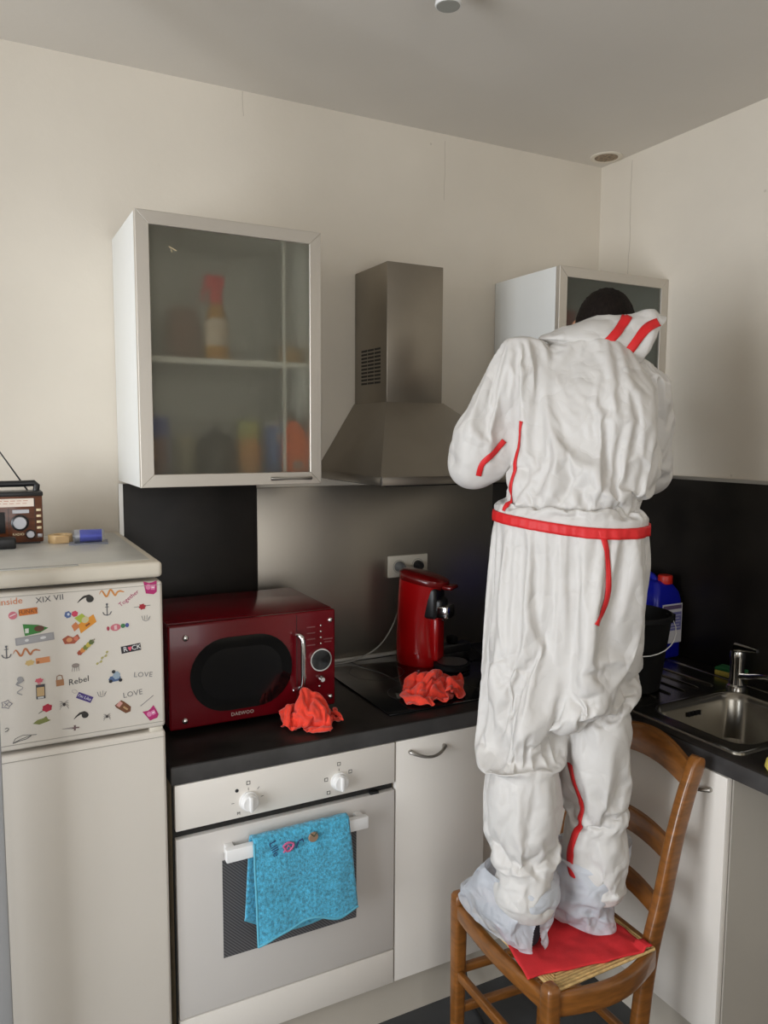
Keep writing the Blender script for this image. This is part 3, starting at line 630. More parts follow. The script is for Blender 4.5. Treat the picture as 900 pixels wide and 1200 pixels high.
# ------------------------------------------------------------------ wall cabinets with framed frosted doors
def wall_cabinet(x0, x1, label, glass, hinge):
    z0, z1, yd = 1.546, 2.244, -.343; th = .016
    t = thing('wall_cabinet', ((x0+x1)/2, -.17, z0), label, 'cabinet')
    obj('side_panel', B().box(x0, x0+th, yd, -.002, z0, z1, .001), 'whitecab', t)
    obj('side_panel', B().box(x1-th, x1, yd, -.002, z0, z1, .001), 'whitecab', t)
    obj('bottom_panel', B().box(x0+th, x1-th, yd, -.002, z0, z0+th), 'whitecab', t)
    obj('top_panel', B().box(x0+th, x1-th, yd, -.002, z1-th, z1), 'whitecab', t)
    obj('back_panel', B().box(x0+th, x1-th, -.008, -.003, z0+th, z1-th), 'whitecab', t)
    obj('shelf', B().box(x0+th, x1-th, yd+.02, -.009, 1.872, 1.888), 'whitecab', t)
    # door: four mitred aluminium profiles, pane, handle
    y0, y1, w = -.3635, -.3445, .034
    def prof(pts): return B().prism(pts, lambda u, v, q: (u, q, v), y0, y1)
    for pts in ([(x0, z0), (x1, z0), (x1-w, z0+w), (x0+w, z0+w)], [(x0, z1), (x1, z1), (x1-w, z1-w), (x0+w, z1-w)],
                [(x0, z0), (x0+w, z0+w), (x0+w, z1-w), (x0, z1)], [(x1, z0), (x1-w, z0+w), (x1-w, z1-w), (x1, z1)]):
        b = prof(pts); b.bm.normal_update()
        bmesh.ops.recalc_face_normals(b.bm, faces=b.bm.faces[:])
        bmesh.ops.bevel(b.bm, geom=[e for e in b.bm.edges if abs(e.verts[0].co.y-y0) < 1e-6 and abs(e.verts[1].co.y-y0) < 1e-6], offset=.0012, segments=1, affect='EDGES')
        obj('door_frame', b, 'alu', t, angle=20)
    g = obj('glass_pane', B().box(x0+w-.004, x1-w+.004, -.357, -.353, z0+w-.004, z1-w+.004), glass, t)
    b = B()
    hx0, hx1 = (x1-.152, x1-.035) if hinge == 'l' else (x0+.035, x0+.152)
    pts = [(hx0+(hx1-hx0)*k/12, -.3635-.006-.014*sin(pi*k/12)**.5, 1.563) for k in range(13)]
    b.tube(pts, [.0055-.0028*sin(pi*k/12) for k in range(13)], 10)
    for hx in (hx0+.004, hx1-.004): b.cyl((hx, -.363, 1.563), (hx, -.371, 1.563), .005, n=10)
    obj('handle', b, 'satin', t)
    return t, g
lc, lg = wall_cabinet(-1.851, -1.349, 'wide white wall cabinet with frosted glass door above the microwave', 'frost', 'l')
b = B(); b.box(-.011, .011, -.3576, -.357, -.0012, .0012, M=Matrix.Translation((-1.757, 0, 2.157)) @ Matrix.Rotation(.42, 4, 'Y')).box(-.004, .004, -.3576, -.357, -.0009, .0009, M=Matrix.Translation((-1.760, 0, 2.151)) @ Matrix.Rotation(1.2, 4, 'Y'))
obj('glass_chip', b, 'gold', lg)
obj('hinge_post', B().box(-1.449, -1.443, -.33, -.322, 1.563, 2.226), 'whitecab', lc)
wall_cabinet(-.498, -.001, 'white wall cabinet with smoked glass door in the corner', 'frostd', 'r')
# contents seen through the frosted door
zs, zt = 1.5622, 1.8882
t = thing('carton', (-1.79, -.2, zs), 'blue and brown carton on the lower shelf of the wide wall cabinet', 'box')
obj('carton_body', B().box(-1.822, -1.752, -.245, -.15, zs, zs+.17, .001), flat((.16, .045, .03)), t)
obj('carton_top_band', B().box(-1.8235, -1.7505, -.2465, -.1485, zs+.115, zs+.1715, .001), flat((.02, .05, .32)), t)
obj('carton_stripe', B().box(-1.757, -1.7505, -.2465, -.20, zs, zs+.115), flat((.2, .25, .45)), t)
b = B()
for k in range(3): b.ball((-1.795, -.246, zs+.025+.035*k), (.012, .001, .009), seg=12)
obj('carton_print', b, flat((.55, .35, .25)), t)
t = thing('jar', (-1.70, -.2, zs), 'pale jar with flat lid beside the blue carton', 'jar')
obj('jar_body', B().lathe([(.001, 0), (.030, 0), (.033, .004), (.033, .09), (.028, .10), (.001, .10)], (-1.703, -.21, zs), 24), flat((.3, .28, .2)), t)
obj('lid', B().lathe([(.001, .10), (.03, .10), (.03, .115), (.001, .115)], (-1.703, -.21, zs), 24), flat((.55, .5, .3)), t)
t = thing('metal_pot', (-1.60, -.2, zs), 'dark domed pot on the lower shelf of the wide wall cabinet', 'pot')
obj('pot_body', B().lathe([(.001, 0), (.056, 0), (.06, .006), (.06, .085), (.055, .105), (.04, .125), (.001, .135)], (-1.61, -.20, zs), 32), mat('dark_pot', (.05, .047, .04), .3, .4), t)
obj('knob', B().ball((-1.61, -.20, zs+.14), .012, seg=12), 'black', t)
t = thing('jar', (-1.52, -.2, zs), 'amber jar with yellow-green cap on the lower shelf', 'jar')
obj('jar_body', B().lathe([(.001, 0), (.036, 0), (.038, .004), (.038, .095), (.028, .112), (.001, .112)], (-1.515, -.215, zs), 24), flat((.55, .26, .06)), t)
obj('lid', B().lathe([(.001, .112), (.034, .112), (.034, .16), (.001, .165)], (-1.515, -.215, zs), 24), flat((.4, .42, .12)), t)
t = thing('tin_can', (-1.435, -.2, zs), 'tall blue can with pale lid inside the wide wall cabinet', 'can')
obj('can_body', B().lathe([(.001, 0), (.039, 0), (.04, .003), (.04, .148), (.001, .148)], (-1.432, -.23, zs), 28), flat((.05, .10, .27)), t)
obj('lid', B().lathe([(.001, .148), (.041, .148), (.041, .158), (.001, .16)], (-1.432, -.23, zs), 28), flat((.6, .6, .6)), t)
obj('print', B().box(-1.452, -1.434, -.2715, -.2690, zs+.105, zs+.125, .001), flat((.7, .72, .75)), t)
def bottle_outline(cx, cy, z, pts, d0, d1): return B().prism([(cx+u, z+v) for u, v in pts], lambda u, v, q: (u, q, v), cy-d0, cy+d1)
t = thing('bottle', (-1.388, -.3, zs), 'orange detergent bottle with dark cap behind the frosted door', 'bottle')
b = bottle_outline(-1.402, -.295, zs, [(-.034, 0), (.034, 0), (.037, .05), (.035, .10), (.018, .14), (-.004, .165), (-.020, .165), (-.032, .13), (-.036, .07)], .022, .022)
bmesh.ops.recalc_face_normals(b.bm, faces=b.bm.faces[:]); bmesh.ops.bevel(b.bm, geom=b.bm.edges[:], offset=.006, segments=2, affect='EDGES', clamp_overlap=True)
obj('bottle_body', b, flat((.80, .15, .02)), t)
obj('cap', B().lathe([(.001, .164), (.013, .164), (.012, .188), (.001, .19)], (-1.414, -.295, zs), 20), flat((.10, .08, .06)), t)
obj('label_print', B().box(-1.418, -1.386, -.3182, -.3165, zs+.024, zs+.048), flat((.42, .36, .32)), t)
t = thing('spray_bottle', (-1.62, -.27, zt), 'red topped amber bottle with white label on the upper shelf', 'bottle')
obj('bottle_body', B().lathe([(.001, 0), (.032, 0), (.034, .004), (.034, .09), (.022, .13), (.014, .15), (.001, .15)], (-1.628, -.29, zt), 24), flat((.50, .26, .05)), t)
obj('label_band', B().lathe([(.0345, .035), (.0345, .095), (.03, .11)], (-1.628, -.29, zt), 24, caps=False), flat((.6, .5, .4)), t)
b = B(); b.lathe([(.001, .15), (.017, .15), (.017, .19), (.001, .195)], (-1.628, -.29, zt), 20).box(-1.66, -1.606, -.302, -.278, zt+.19, zt+.225, .006).tube([(-1.65, -.29, zt+.20), (-1.664, -.29, zt+.18), (-1.664, -.29, zt+.155)], .005, 8)
obj('trigger_head', b, flat((.62, .05, .06)), t)
t = thing('paper_bag', (-1.68, -.2, zt), 'crumpled pinkish paper bag behind the amber bottle', 'bag')
b = B(); b.box(-1.745, -1.655, -.24, -.16, zt, zt+.13, .02, 3)
for v in b.bm.verts: v.co += Vector((noise.noise(v.co*20), noise.noise(v.co*21+Vector((3, 0, 0))), 0))*.008
obj('bag_body', b, flat((.36, .24, .2)), t)
obj('bag_fold', B().box(-1.735, -1.665, -.205, -.193, zt+.12, zt+.15, .004), flat((.42, .3, .25)), t)
for k in range(4):
    solo('biscuit_stack', B().lathe([(.001, .0), (.034, 0), (.036, .005), (.034, .0105), (.001, .011)], (-1.402, -.26, zt+.0112*k), 24), flat((.5, .33, .15)), 'round tan biscuit stacked on the upper shelf', 'biscuit', 'stacked biscuits in the wall cabinet')
t = thing('box', (-.4, -.2, zs), 'red box standing inside the corner wall cabinet', 'box')
obj('box_body', B().box(-.46, -.405, -.335, -.25, zt, zt+.22, .001), flat((.5, .06, .05)), t)
obj('box_label', B().box(-.45, -.415, -.336, -.3345, zt+.09, zt+.15), flat((.6, .5, .45)), t)

# ------------------------------------------------------------------ cooker hood
hx0, hx1, hz = -1.215, -.615, 1.541
t = thing('range_hood', (-.915, -.25, hz), 'pyramid steel cooker hood with square chimney above the hob', 'hood')
cx0, cx1, cy = -1.072, -.868, -.235
obj('chimney', B().box(cx0, cx1, cy, -.003, 1.786, 2.222, .002), 'steel', t)
b = B()
A = [(hx0, -.475, hz+.026), (hx1, -.475, hz+.026), (hx1, -.003, hz+.026), (hx0, -.003, hz+.026)]
T = [(cx0-.003, cy-.004, 1.789), (cx1+.003, cy-.004, 1.789), (cx1+.003, -.003, 1.789), (cx0-.003, -.003, 1.789)]
b.loft([[Vector(p) for p in A], [Vector(p) for p in T]]); obj('canopy', b, 'steel', t, angle=20)
bd = obj('rim', B().box(hx0, hx1, -.478, -.003, hz+.001, hz+.026, .0015), 'steel', t)
obj('rim_joint', B().box(hx0-.0008, hx0+.003, -.4795, -.474, hz+.001, hz+.026), 'chrome', bd)
obj('filter', B().box(hx0+.03, hx1-.03, -.45, -.03, hz-.004, hz+.002), 'blackm', t)
for r in range(10):
    b = B()
    for c_ in range(3): b.box(cx0-.0008, cx0+.001, -.192+c_*.048, -.150+c_*.048, 1.850+r*.0118, 1.8565+r*.0118)
    obj('vent_slot', b, 'darkgap', t)

# ------------------------------------------------------------------ socket, plugs, cables
t = thing('double_socket', (-.869, -.014, 1.22), 'cream double wall socket on the steel splashback', 'socket')
fp = obj('face_plate', B().box(-.950, -.790, -.026, -.0145, 1.181, 1.259, .003), 'socket', t)
for x in (-.908, -.832): obj('socket_ring', B().lathe([(.022, -.0265), (.024, -.0265), (.024, -.0255), (.022, -.0255), (.022, -.0265)], (x, 0, 1.22), 28, axis='y', caps=False), 'cable', fp)
b = B(); b.lathe([(.001, -.062), (.010, -.062), (.014, -.05), (.019, -.03), (.019, -.0268), (.001, -.0268)], (-.908, 0, 1.22), 24, axis='y')
b.tube([(-.908, -.045, 1.215), (-.909, -.052, 1.19), (-.910, -.05, 1.165)], [.012, .009, .006], 12)
pl = thing('power_plug', (-.908, -.04, 1.2), 'grey plug with thin cord running down behind the red appliances', 'plug')
obj('plug_body', b, 'greyplug', pl)
pts = [(-.910, -.05, 1.166), (-.912, -.052, 1.12), (-.925, -.055, 1.07), (-.955, -.06, 1.01), (-1.0, -.06, .955), (-1.06, -.058, .922), (-1.12, -.055, .908), (-1.25, -.05, .9045)]
def smooth(pts, n=6):
    P = [Vector(p) for p in pts]; out = []
    for i in range(len(P)-1):
        a, b_, c_, d = P[max(i-1, 0)], P[i], P[i+1], P[min(i+2, len(P)-1)]
        for k in range(n):
            u = k/n; out.append(.5*((2*b_)+(-a+c_)*u+(2*a-5*b_+4*c_-d)*u*u+(-a+3*b_-3*c_+d)*u**3))
    return out+[P[-1]]
obj('cord', B().tube(smooth(pts), .0028, 8), 'cable', pl)
pl = thing('power_plug', (-.832, -.04, 1.2), 'black round plug in the double socket', 'plug')
obj('plug_body', B().lathe([(.001, -.055), (.010, -.055), (.016, -.045), (.018, -.03), (.018, -.0268), (.001, -.0268)], (-.832, 0, 1.22), 24, axis='y'), 'black', pl)
obj('cord', B().tube(smooth([(-.832, -.05, 1.215), (-.832, -.056, 1.19), (-.835, -.05, 1.1), (-.83, -.045, .98), (-.82, -.045, .912)]), .003, 8), 'black', pl)
solo('wall_seal_strip', B().box(-1.30, -.63, -.030, -.0145, .901, .913, .003), 'wcable', 'pale sealing strip along the back of the worktop', 'trim')
t = thing('power_strip', (-.72, -.1, .907), 'black multi-plug block lying behind the coffee machine', 'power strip')
obj('strip_body', B().box(-.78, -.66, -.125, -.08, .907, .94, .006, 3), 'black', t)
obj('plug', B().box(-.745, -.715, -.123, -.085, .94, .966, .006, 3), 'blackm', t)
obj('cord', B().tube(smooth([(-.66, -.10, .92), (-.645, -.13, .912), (-.66, -.2, .9105), (-.70, -.25, .9105)]), .0035, 8), 'black', t)

# ------------------------------------------------------------------ hob
t = thing('hob', (-.935, -.30, CT), 'black glass ceramic hob set in the worktop', 'hob')
obj('glass_top', B().box(-1.228, -.64, -.562, -.052, CT+.0005, CT+.0065, .0015), 'glassblack', t)
b = B()
for (x, y, r) in ((-1.08, -.19, .09), (-1.08, -.43, .075), (-.79, -.19, .075), (-.79, -.43, .10)):
    b.lathe([(r, CT+.0067), (r+.0016, CT+.0067)], (x, y, 0), 48, caps=False)
obj('zone_marking', b, flat((.05, .05, .05)), t)

# ------------------------------------------------------------------ microwave
mx0, mx1, my, mz0, mz1 = -1.808, -1.338, -.435, .914, 1.193
t = thing('microwave', (-1.573, -.26, CT), 'dark red retro microwave with oval window on the worktop', 'microwave')
bd = obj('case', B().box(mx0, mx1, my+.018, -.085, mz0, mz1, .006, 3), 'microside', t)
fr_ = obj('front', B().box(mx0, mx1, my, my+.02, mz0, mz1, .006, 3), 'micro', t)
obj('case_top', B().box(mx0+.004, mx1-.004, my+.024, -.09, mz1-.002, mz1+.001, .0005), 'micro', t)
for x in (mx0+.04, mx1-.04):
    for y in (my+.05, -.13): obj('foot', B().lathe([(.012, 0), (.014, .004), (.014, .0145), (.012, .0145)], (x, y, CT), 16), 'black', t)
def stadium(cx, cz, w, h, n=16):
    r = h/2; return [(cx+(w/2-r)+r*cos(a), cz+r*sin(a)) for a in [-pi/2+pi*k/n for k in range(n+1)]]+[(cx-(w/2-r)+r*cos(a), cz+r*sin(a)) for a in [pi/2+pi*k/n for k in range(n+1)]]
ym = my
b = B().prism(stadium(-1.612, 1.048, .283, .200), lambda u, v, q: (u, q, v), ym-.004, ym+.004)
wn = obj('door_window', b, 'glassblack', t)
b = B().prism(stadium(-1.612, 1.048, .225, .140), lambda u, v, q: (u, q, v), ym-.0046, ym-.0038); obj('window_mesh', b, mat('oven_mesh', (.007, .007, .008), .15), wn)
b = B(); b.box(mx0+.352, mx0+.3535, ym-.0006, ym+.001, mz0+.006, mz1-.006); obj('door_gap', b, 'darkgap', t)
def stud(x, z, r):
    b = B(); b.ball((x, ym-.001, z), (r, r*.7, r), seg=16); obj('stud', b, 'chrome', t)
for x, z, r in ((-1.763, 1.158, .0085), (-1.768, .937, .0085), (-1.354, 1.163, .0075), (-1.463, .974, .0065), (-1.354, .94, .0075)): stud(x, z, r)
b = B(); b.tube(smooth([(-1.462, ym, 1.135), (-1.458, ym-.022, 1.135), (-1.450, ym-.032, 1.122), (-1.449, ym-.034, 1.06), (-1.450, ym-.032, 1.0), (-1.455, ym-.022, .985), (-1.46, ym, .976)]), .0075, 12); obj('handle', b, 'chrome', t)
for k in range(4):
    stud(-1.383, 1.150-.0172*k, .003)
b = B()
for k in range(4): b.box(-1.425, -1.400, ym-.0005, ym, 1.147-.0172*k, 1.150-.0172*k)
b.box(-1.375, -1.347, ym-.0005, ym, 1.108, 1.111).box(-1.372, -1.35, ym-.0005, ym, 1.100, 1.1025); obj('panel_print', b, flat((.22, .07, .07)), t)
b = B().lathe([(.029, ym-.001), (.029, ym-.006), (.0325, ym-.006), (.0335, ym-.003), (.0335, ym)], (-1.384, 0, 1.052), 40, axis='y', caps=False); dp = obj('display_ring', b, 'chrome', t)
obj('display', B().lathe([(.0005, ym-.004), (.029, ym-.004), (.029, ym-.001)], (-1.384, 0, 1.052), 40, axis='y'), 'glassblack', dp)
b = B().lathe([(.0005, ym-.016), (.006, ym-.016), (.0085, ym-.010), (.012, ym-.003), (.012, ym)], (-1.383, 0, .997), 24, axis='y'); obj('knob', b, 'chrome', t)
stud(-1.387, .975, .004)
b = B(); text_poly('DAEWOO', .0135, face_y(-1.613, ym-.0008, .934), 0, b.bm, spacing=1.05); obj('lettering', b, flat((.6, .55, .5)), t)

# ------------------------------------------------------------------ coffee machine (leaning rounded tower, turned towards the room)
cmx, cmy = -.893, -.180
t = thing('coffee_machine', (cmx, cmy, CT+.0065), 'bright red pod coffee machine standing on the hob', 'coffee machine', rotz=radians(34))
# local frame: -y is the machine's front
def ell(cx, cy_, z, rx, ry, n=36, tilt=0, p=2.4):
    rx *= .88; ry *= .92
    r = []
    for k in range(n):
        a = 2*pi*k/n; c_, s_ = cos(a), sin(a)
        x = rx*math.copysign(abs(c_)**(2/p), c_); y = ry*math.copysign(abs(s_)**(2/p), s_)
        r.append(Vector((cx+x, cy_+y, z+tilt*y)))
    return r
rings = [ell(0, .022, 0, .062, .078), ell(0, .022, .006, .066, .082), ell(0, .026, .05, .064, .080), ell(0, .03, .11, .060, .074), ell(0, .03, .17, .058, .073), ell(0, .022, .23, .060, .078, tilt=.02), ell(0, .012, .285, .062, .084, tilt=.12)]
obj('body', B().loft(rings), 'coffee', t, world=False, angle=50)
rings = [ell(0, .004, .283, .063, .090, tilt=.14), ell(0, .002, .292, .066, .096, tilt=.14), ell(0, .002, .305, .064, .095, tilt=.16), ell(0, .004, .314, .050, .078, tilt=.18), ell(0, .004, .317, .02, .03, tilt=.18)]
ld = obj('lid', B().loft(rings), 'coffee_lid', t, world=False, angle=50)
obj('lid_lever', B().box(-.03, .03, -.112, -.075, .268, .282, .006, 3), 'coffee_lid', ld, world=False)
obj('front_recess', B().box(-.040, .040, -.060, .0, .165, .272, .012, 3), 'black', t, world=False)
obj('spout_block', B().box(-.030, .030, -.078, -.03, .168, .235, .012, 3), 'black', t, world=False)
sp = obj('spout', B().box(-.032, .032, -.100, -.055, .168, .214, .008, 3), 'chrome', t, world=False)
obj('spout_nozzle', B().cyl((-.01, -.075, .162), (-.01, -.075, .178), .005, n=12).cyl((.01, -.075, .162), (.01, -.075, .178), .005, n=12), 'black', sp, world=False)
obj('front_column', B().box(-.030, .030, -.064, -.03, .02, .17, .010, 3), 'coffee', t, world=False)
tr = obj('drip_tray', B().lathe([(.001, .001), (.058, .001), (.062, .005), (.062, .018), (.056, .021), (.001, .021)], (0, -.105, 0), 36), 'blackm', t, world=False)
obj('tray_grille', B().lathe([(.001, .0215), (.050, .0215), (.052, .0235), (.001, .0235)], (0, -.105, 0), 36), 'satin', tr, world=False)

# ------------------------------------------------------------------ crumpled red rags
def drape(me, pins, collider, frames, grow, press, bend=.35, selfc=False, mass=.12):
    o_ = link(bpy.data.objects.new('drape', me)); vg = o_.vertex_groups.new(name='pin')
    for i, w_ in pins: vg.add([i], w_, 'REPLACE')
    c_ = o_.modifiers.new('cloth', 'CLOTH'); st = c_.settings
    st.quality = 6; st.mass = mass; st.tension_stiffness = 25; st.compression_stiffness = 25; st.shear_stiffness = 12; st.bending_stiffness = bend
    st.tension_damping = 8; st.compression_damping = 8; st.shear_damping = 8; st.bending_damping = .8; st.air_damping = 3
    st.vertex_group_mass = 'pin'; st.pin_stiffness = 1; st.shrink_min = -grow; st.shrink_max = -grow
    if press: st.use_pressure = True; st.uniform_pressure_force = press
    c_.collision_settings.use_collision = collider is not None; c_.collision_settings.distance_min = .006; c_.collision_settings.collision_quality = 2
    c_.collision_settings.use_self_collision = selfc; c_.collision_settings.self_distance_min = .004
    c_.point_cache.frame_start = 1; c_.point_cache.frame_end = frames+2
    cm = collider.modifiers.new('col', 'COLLISION') if collider else None
    if collider: collider.collision.thickness_outer = .006; collider.collision.damping = .5
    SC.frame_start = 1; SC.frame_end = frames+2
    for f in range(1, frames+1): SC.frame_set(f)
    dg = bpy.context.evaluated_depsgraph_get(); dg.update()
    m2 = bpy.data.meshes.new_from_object(o_.evaluated_get(dg))
    bpy.data.objects.remove(o_)
    if cm: collider.modifiers.remove(cm)
    SC.frame_set(1); return m2

def rag(label, cx, cy, cz, size, squeeze, seed, rot, m='rag'):
    """a heap of cloth: a flat square squeezed together, then left to buckle, fall and settle"""
    N = 36
    def fn(u, v):
        x, y = (u-.5)*size, (v-.5)*size
        n1 = noise.noise(Vector((u*2.2, v*2.2, seed))); n2 = noise.noise(Vector((u*2.2, v*2.2, seed+7)))
        X = x*squeeze+.05*n1*squeeze; Y = y*squeeze+.05*n2*squeeze
        z = .03+.05*abs(noise.noise(Vector((u*3, v*3, seed+3))))+.012*noise.noise(Vector((u*9, v*9, seed)))+.055*max(0, 1-((u-.5)**2+(v-.5)**2)*7)
        c_, s_ = cos(rot), sin(rot); return (X*c_-Y*s_, X*s_+Y*c_, z)
    b = B().grid(fn, N, N); me = bpy.data.meshes.new('rag'); b.bm.to_mesh(me); b.bm.free()
    pm = B(); pm.box(-.6, .6, -.6, .6, -.1, 0); m2 = bpy.data.meshes.new('p'); pm.bm.to_mesh(m2); pm.bm.free()
    po = link(bpy.data.objects.new('p', m2))
    bpy.context.view_layer.update()
    me = drape(me, [], po, 40, 1-squeeze, 0, bend=.1, selfc=True, mass=.3)
    bpy.data.objects.remove(po)
    lo_ = min(v.co.z for v in me.vertices)
    me.transform(Matrix.Translation((0, 0, .0025-lo_)))
    me.materials.append(MT[m])
    for p in me.polygons: p.use_smooth = True
    o = link(bpy.data.objects.new('cleaning_cloth', me)); o.location = (cx, cy, cz); WM[o] = Matrix.Translation((cx, cy, cz))
    md = o.modifiers.new('t', 'SOLIDIFY'); md.thickness = .003; md.offset = 0
    sb = o.modifiers.new('s', 'SUBSURF'); sb.levels = 1; sb.render_levels = 1
    return props(o, label, 'cloth')

rag('crumpled red cloth lying in front of the microwave', -1.425, -.528, CT, .27, .50, 2, .5)
rag('crumpled red cloth lying on the hob by the coffee machine', -.930, -.402, CT+.0065, .34, .47, 5, .1)

# ------------------------------------------------------------------ sink, tap, things around it
sx0, sx1, sy0, sy1, sz = -.588, -.085, -1.192, -.40, CT+.0005
t = thing('sink', (-.34, -.8, CT), 'stainless steel inset sink with ribbed drainer', 'sink')
def rrect(x0, x1, y0, y1, r, n=6):
    P = []
    for (cx, cy_, a0) in ((x1-r, y1-r, 0), (x0+r, y1-r, pi/2), (x0+r, y0+r, pi), (x1-r, y0+r, 3*pi/2)):
        for k in range(n+1): P.append((cx+r*cos(a0+pi/2*k/n), cy_+r*sin(a0+pi/2*k/n)))
    return P
b = B()
bx0, bx1, by0, by1 = -.528, -.172, -1.158, -.842
outer = rrect(sx0, sx1, sy0, sy1, .025); inner = rrect(bx0, bx1, by0, by1, .06)
# top plate with bowl hole, built ring by ring
def ring3(P, z): return [Vector((x, y, z)) for x, y in P]
b.loft([ring3(outer, sz), ring3(rrect(sx0+.002, sx1-.002, sy0+.002, sy1-.002, .024), sz+.005), ring3(rrect(sx0+.010, sx1-.010, sy0+.010, sy1-.010, .02), sz+.005), ring3(rrect(sx0+.014, sx1-.014, sy0+.014, sy1-.014, .018), sz+.001)], caps=False)
obj('rim', b, 'sink', t, angle=50)
b = B()
b.loft([ring3(rrect(sx0+.012, sx1-.012, sy0+.012, by1+.022, .02), sz+.0012), ring3(rrect(bx0-.012, bx1+.012, by0-.012, by1+.012, .068), sz+.0016), ring3(rrect(bx0-.006, bx1+.006, by0-.006, by1+.006, .064), sz+.003), ring3(inner, sz+.0005), ring3(rrect(bx0+.008, bx1-.008, by0+.008, by1-.008, .058), sz-.02), ring3(rrect(bx0+.016, bx1-.016, by0+.016, by1-.016, .055), sz-.135), ring3(rrect(bx0+.04, bx1-.04, by0+.04, by1-.04, .05), sz-.155), ring3(rrect(bx0+.12, bx1-.12, by0+.11, by1-.11, .03), sz-.158)], caps=False)
b.bm.faces.new([b.bm.verts.new(p) for p in ring3(rrect(bx0+.12, bx1-.12, by0+.11, by1-.11, .03), sz-.158)])
bw = obj('bowl', b, 'sink', t, angle=50)
b = B()
for k in range(4): b.box(-.378+k*.015, -.371+k*.015, by1-.0155, by1-.009, sz-.046, sz-.032)
obj('overflow_slot', b, 'blackm', bw)
obj('drainer', B().box(sx0+.012, sx1-.012, by1+.02, sy1-.012, sz+.0004, sz+.0016), 'sink', t)
for k in range(6):
    x = -.50+k*.062; b = B(); b.tube([(x, by1+.06, sz+.0016), (x, by1+.075, sz+.003), (x, sy1-.075, sz+.003), (x, sy1-.06, sz+.0016)], .0042, 8); obj('rib', b, 'sink', t)
t = thing('tap', (-.128, -.822, sz), 'chrome single-lever mixer tap behind the sink bowl', 'tap')
tx, ty = -.128, -.822
obj('tap_body', B().lathe([(.001, 0), (.030, 0), (.030, .006), (.024, .010), (.022, .03), (.022, .085), (.024, .10), (.022, .115), (.001, .118)], (tx, ty, sz+.001), 28), 'chrome', t)
obj('lever', B().tube([(tx+.02, ty+.015, sz+.128), (tx, ty, sz+.128), (tx-.005, ty-.03, sz+.132), (tx-.01, ty-.075, sz+.135)], [.010, .018, .011, .006], 14), 'chrome', t)
obj('spout', B().tube(smooth([(tx, ty, sz+.035), (tx-.02, ty-.05, sz+.05), (tx-.045, ty-.11, sz+.07), (tx-.062, ty-.16, sz+.082), (tx-.066, ty-.172, sz+.072)]), .0095, 14), 'chrome', t)
t = thing('sponge', (-.06, -.80, CT), 'yellow and green sponge lying behind the tap', 'sponge')
Mz = Matrix.Translation((-.055, -.745, 0)) @ Matrix.Rotation(.2, 4, 'Z')
obj('sponge_foam', B().box(-.026, .026, -.045, .045, CT+.001, CT+.020, .004, M=Mz), 'yellow', t)
obj('scouring_pad', B().box(-.026, .026, -.045, .045, CT+.020, CT+.030, .003, M=Mz), 'green', t)
solo('sponge', B().lathe([(.001, .0), (.032, 0), (.037, .008), (.034, .024), (.026, .034), (.001, .037)], (-.598+.03, -1.293, CT), 28), 'yellow', 'pale yellow round sponge at the front edge of the worktop', 'sponge')
# blue jerrycan
t = thing('jerrycan', (-.09, -.44, CT), 'blue plastic jerrycan with red cap and white label by the wall', 'canister')
jx0, jx1, jy0, jy1 = -.160, -.030, -.515, -.325
jz = sz+.0055
b = B()
def jr(z, dx, dy0, dy1, r): return ring3(rrect(jx0+dx, jx1-dx, jy0+dy0, jy1-dy1, r), z)
b.loft([jr(jz, .006, .006, .006, .015), jr(jz+.006, 0, 0, 0, .018), jr(jz+.205, 0, 0, 0, .018), jr(jz+.235, .006, .006, .006, .02), jr(jz+.262, .022, .02, .035, .022), jr(jz+.272, .030, .035, .06, .02)])
jb = obj('can_body', b, 'blue', t, angle=50)
b = B(); b.tube(smooth([(-.095, -.37, jz+.235), (-.095, -.375, jz+.275), (-.095, -.40, jz+.285), (-.095, -.43, jz+.28), (-.095, -.45, jz+.265)]), .013, 12); obj('grip', b, 'blue', t)
obj('cap', B().lathe([(.001, .262), (.024, .262), (.025, .264), (.025, .289), (.023, .292), (.001, .292)], (-.082, -.488+.01, jz), 24), 'redcap', t)
obj('label_sheet', B().box(jx0+.03, jx1-.004, jy0-.0012, jy0, jz+.055, jz+.195), 'paper', jb)
b = B(); b.box(jx0+.034, jx1-.008, jy0-.0018, jy0-.001, jz+.176, jz+.19); obj('label_print', b, flat((.12, .08, .16)), jb)
b = B(); b.box(jx0+.048, jx1-.008, jy0-.0018, jy0-.001, jz+.10, jz+.165); obj('label_print', b, flat((.16, .16, .38)), jb)
b = B()
for k in range(5): b.box(jx0+.052, jx1-.012-.006*(k % 2), jy0-.0022, jy0-.0016, jz+.108+.011*k, jz+.111+.011*k)
obj('label_lines', b, flat((.5, .48, .58)), jb)
# bucket
t = thing('bucket', (-.437, -.668, CT), 'black plastic bucket with white wire handle on the drainer', 'bucket')
bxc, byc = -.437, -.668; bz = sz+.0075
b = B().lathe([(.001, 0), (.093, 0), (.096, .003), (.122, .215), (.128, .222), (.128, .234), (.122, .236), (.118, .225), (.092, .006), (.001, .006)], (bxc, byc, bz), 40)
obj('bucket_body', b, 'blackm', t, angle=40)
dv = Vector((.88, -.47, 0))
for q in (-1, 1):
    p = Vector((bxc, byc, bz+.215))+dv*.125*q; obj('handle_lug', B().box(-.012, .012, -.012, .012, -.014, .014, .003, M=Matrix.Translation(p)), 'blackm', t)
pts = []
for k in range(17):
    a = pi*k/16; pts.append(Vector((bxc, byc, bz+.212))+dv*.133*cos(a)+Vector((-.47, -.88, 0))*.128*sin(a)**.8+Vector((0, 0, -.085))*sin(a))
obj('wire_handle', B().tube(pts, .0016, 8), 'knob', t)

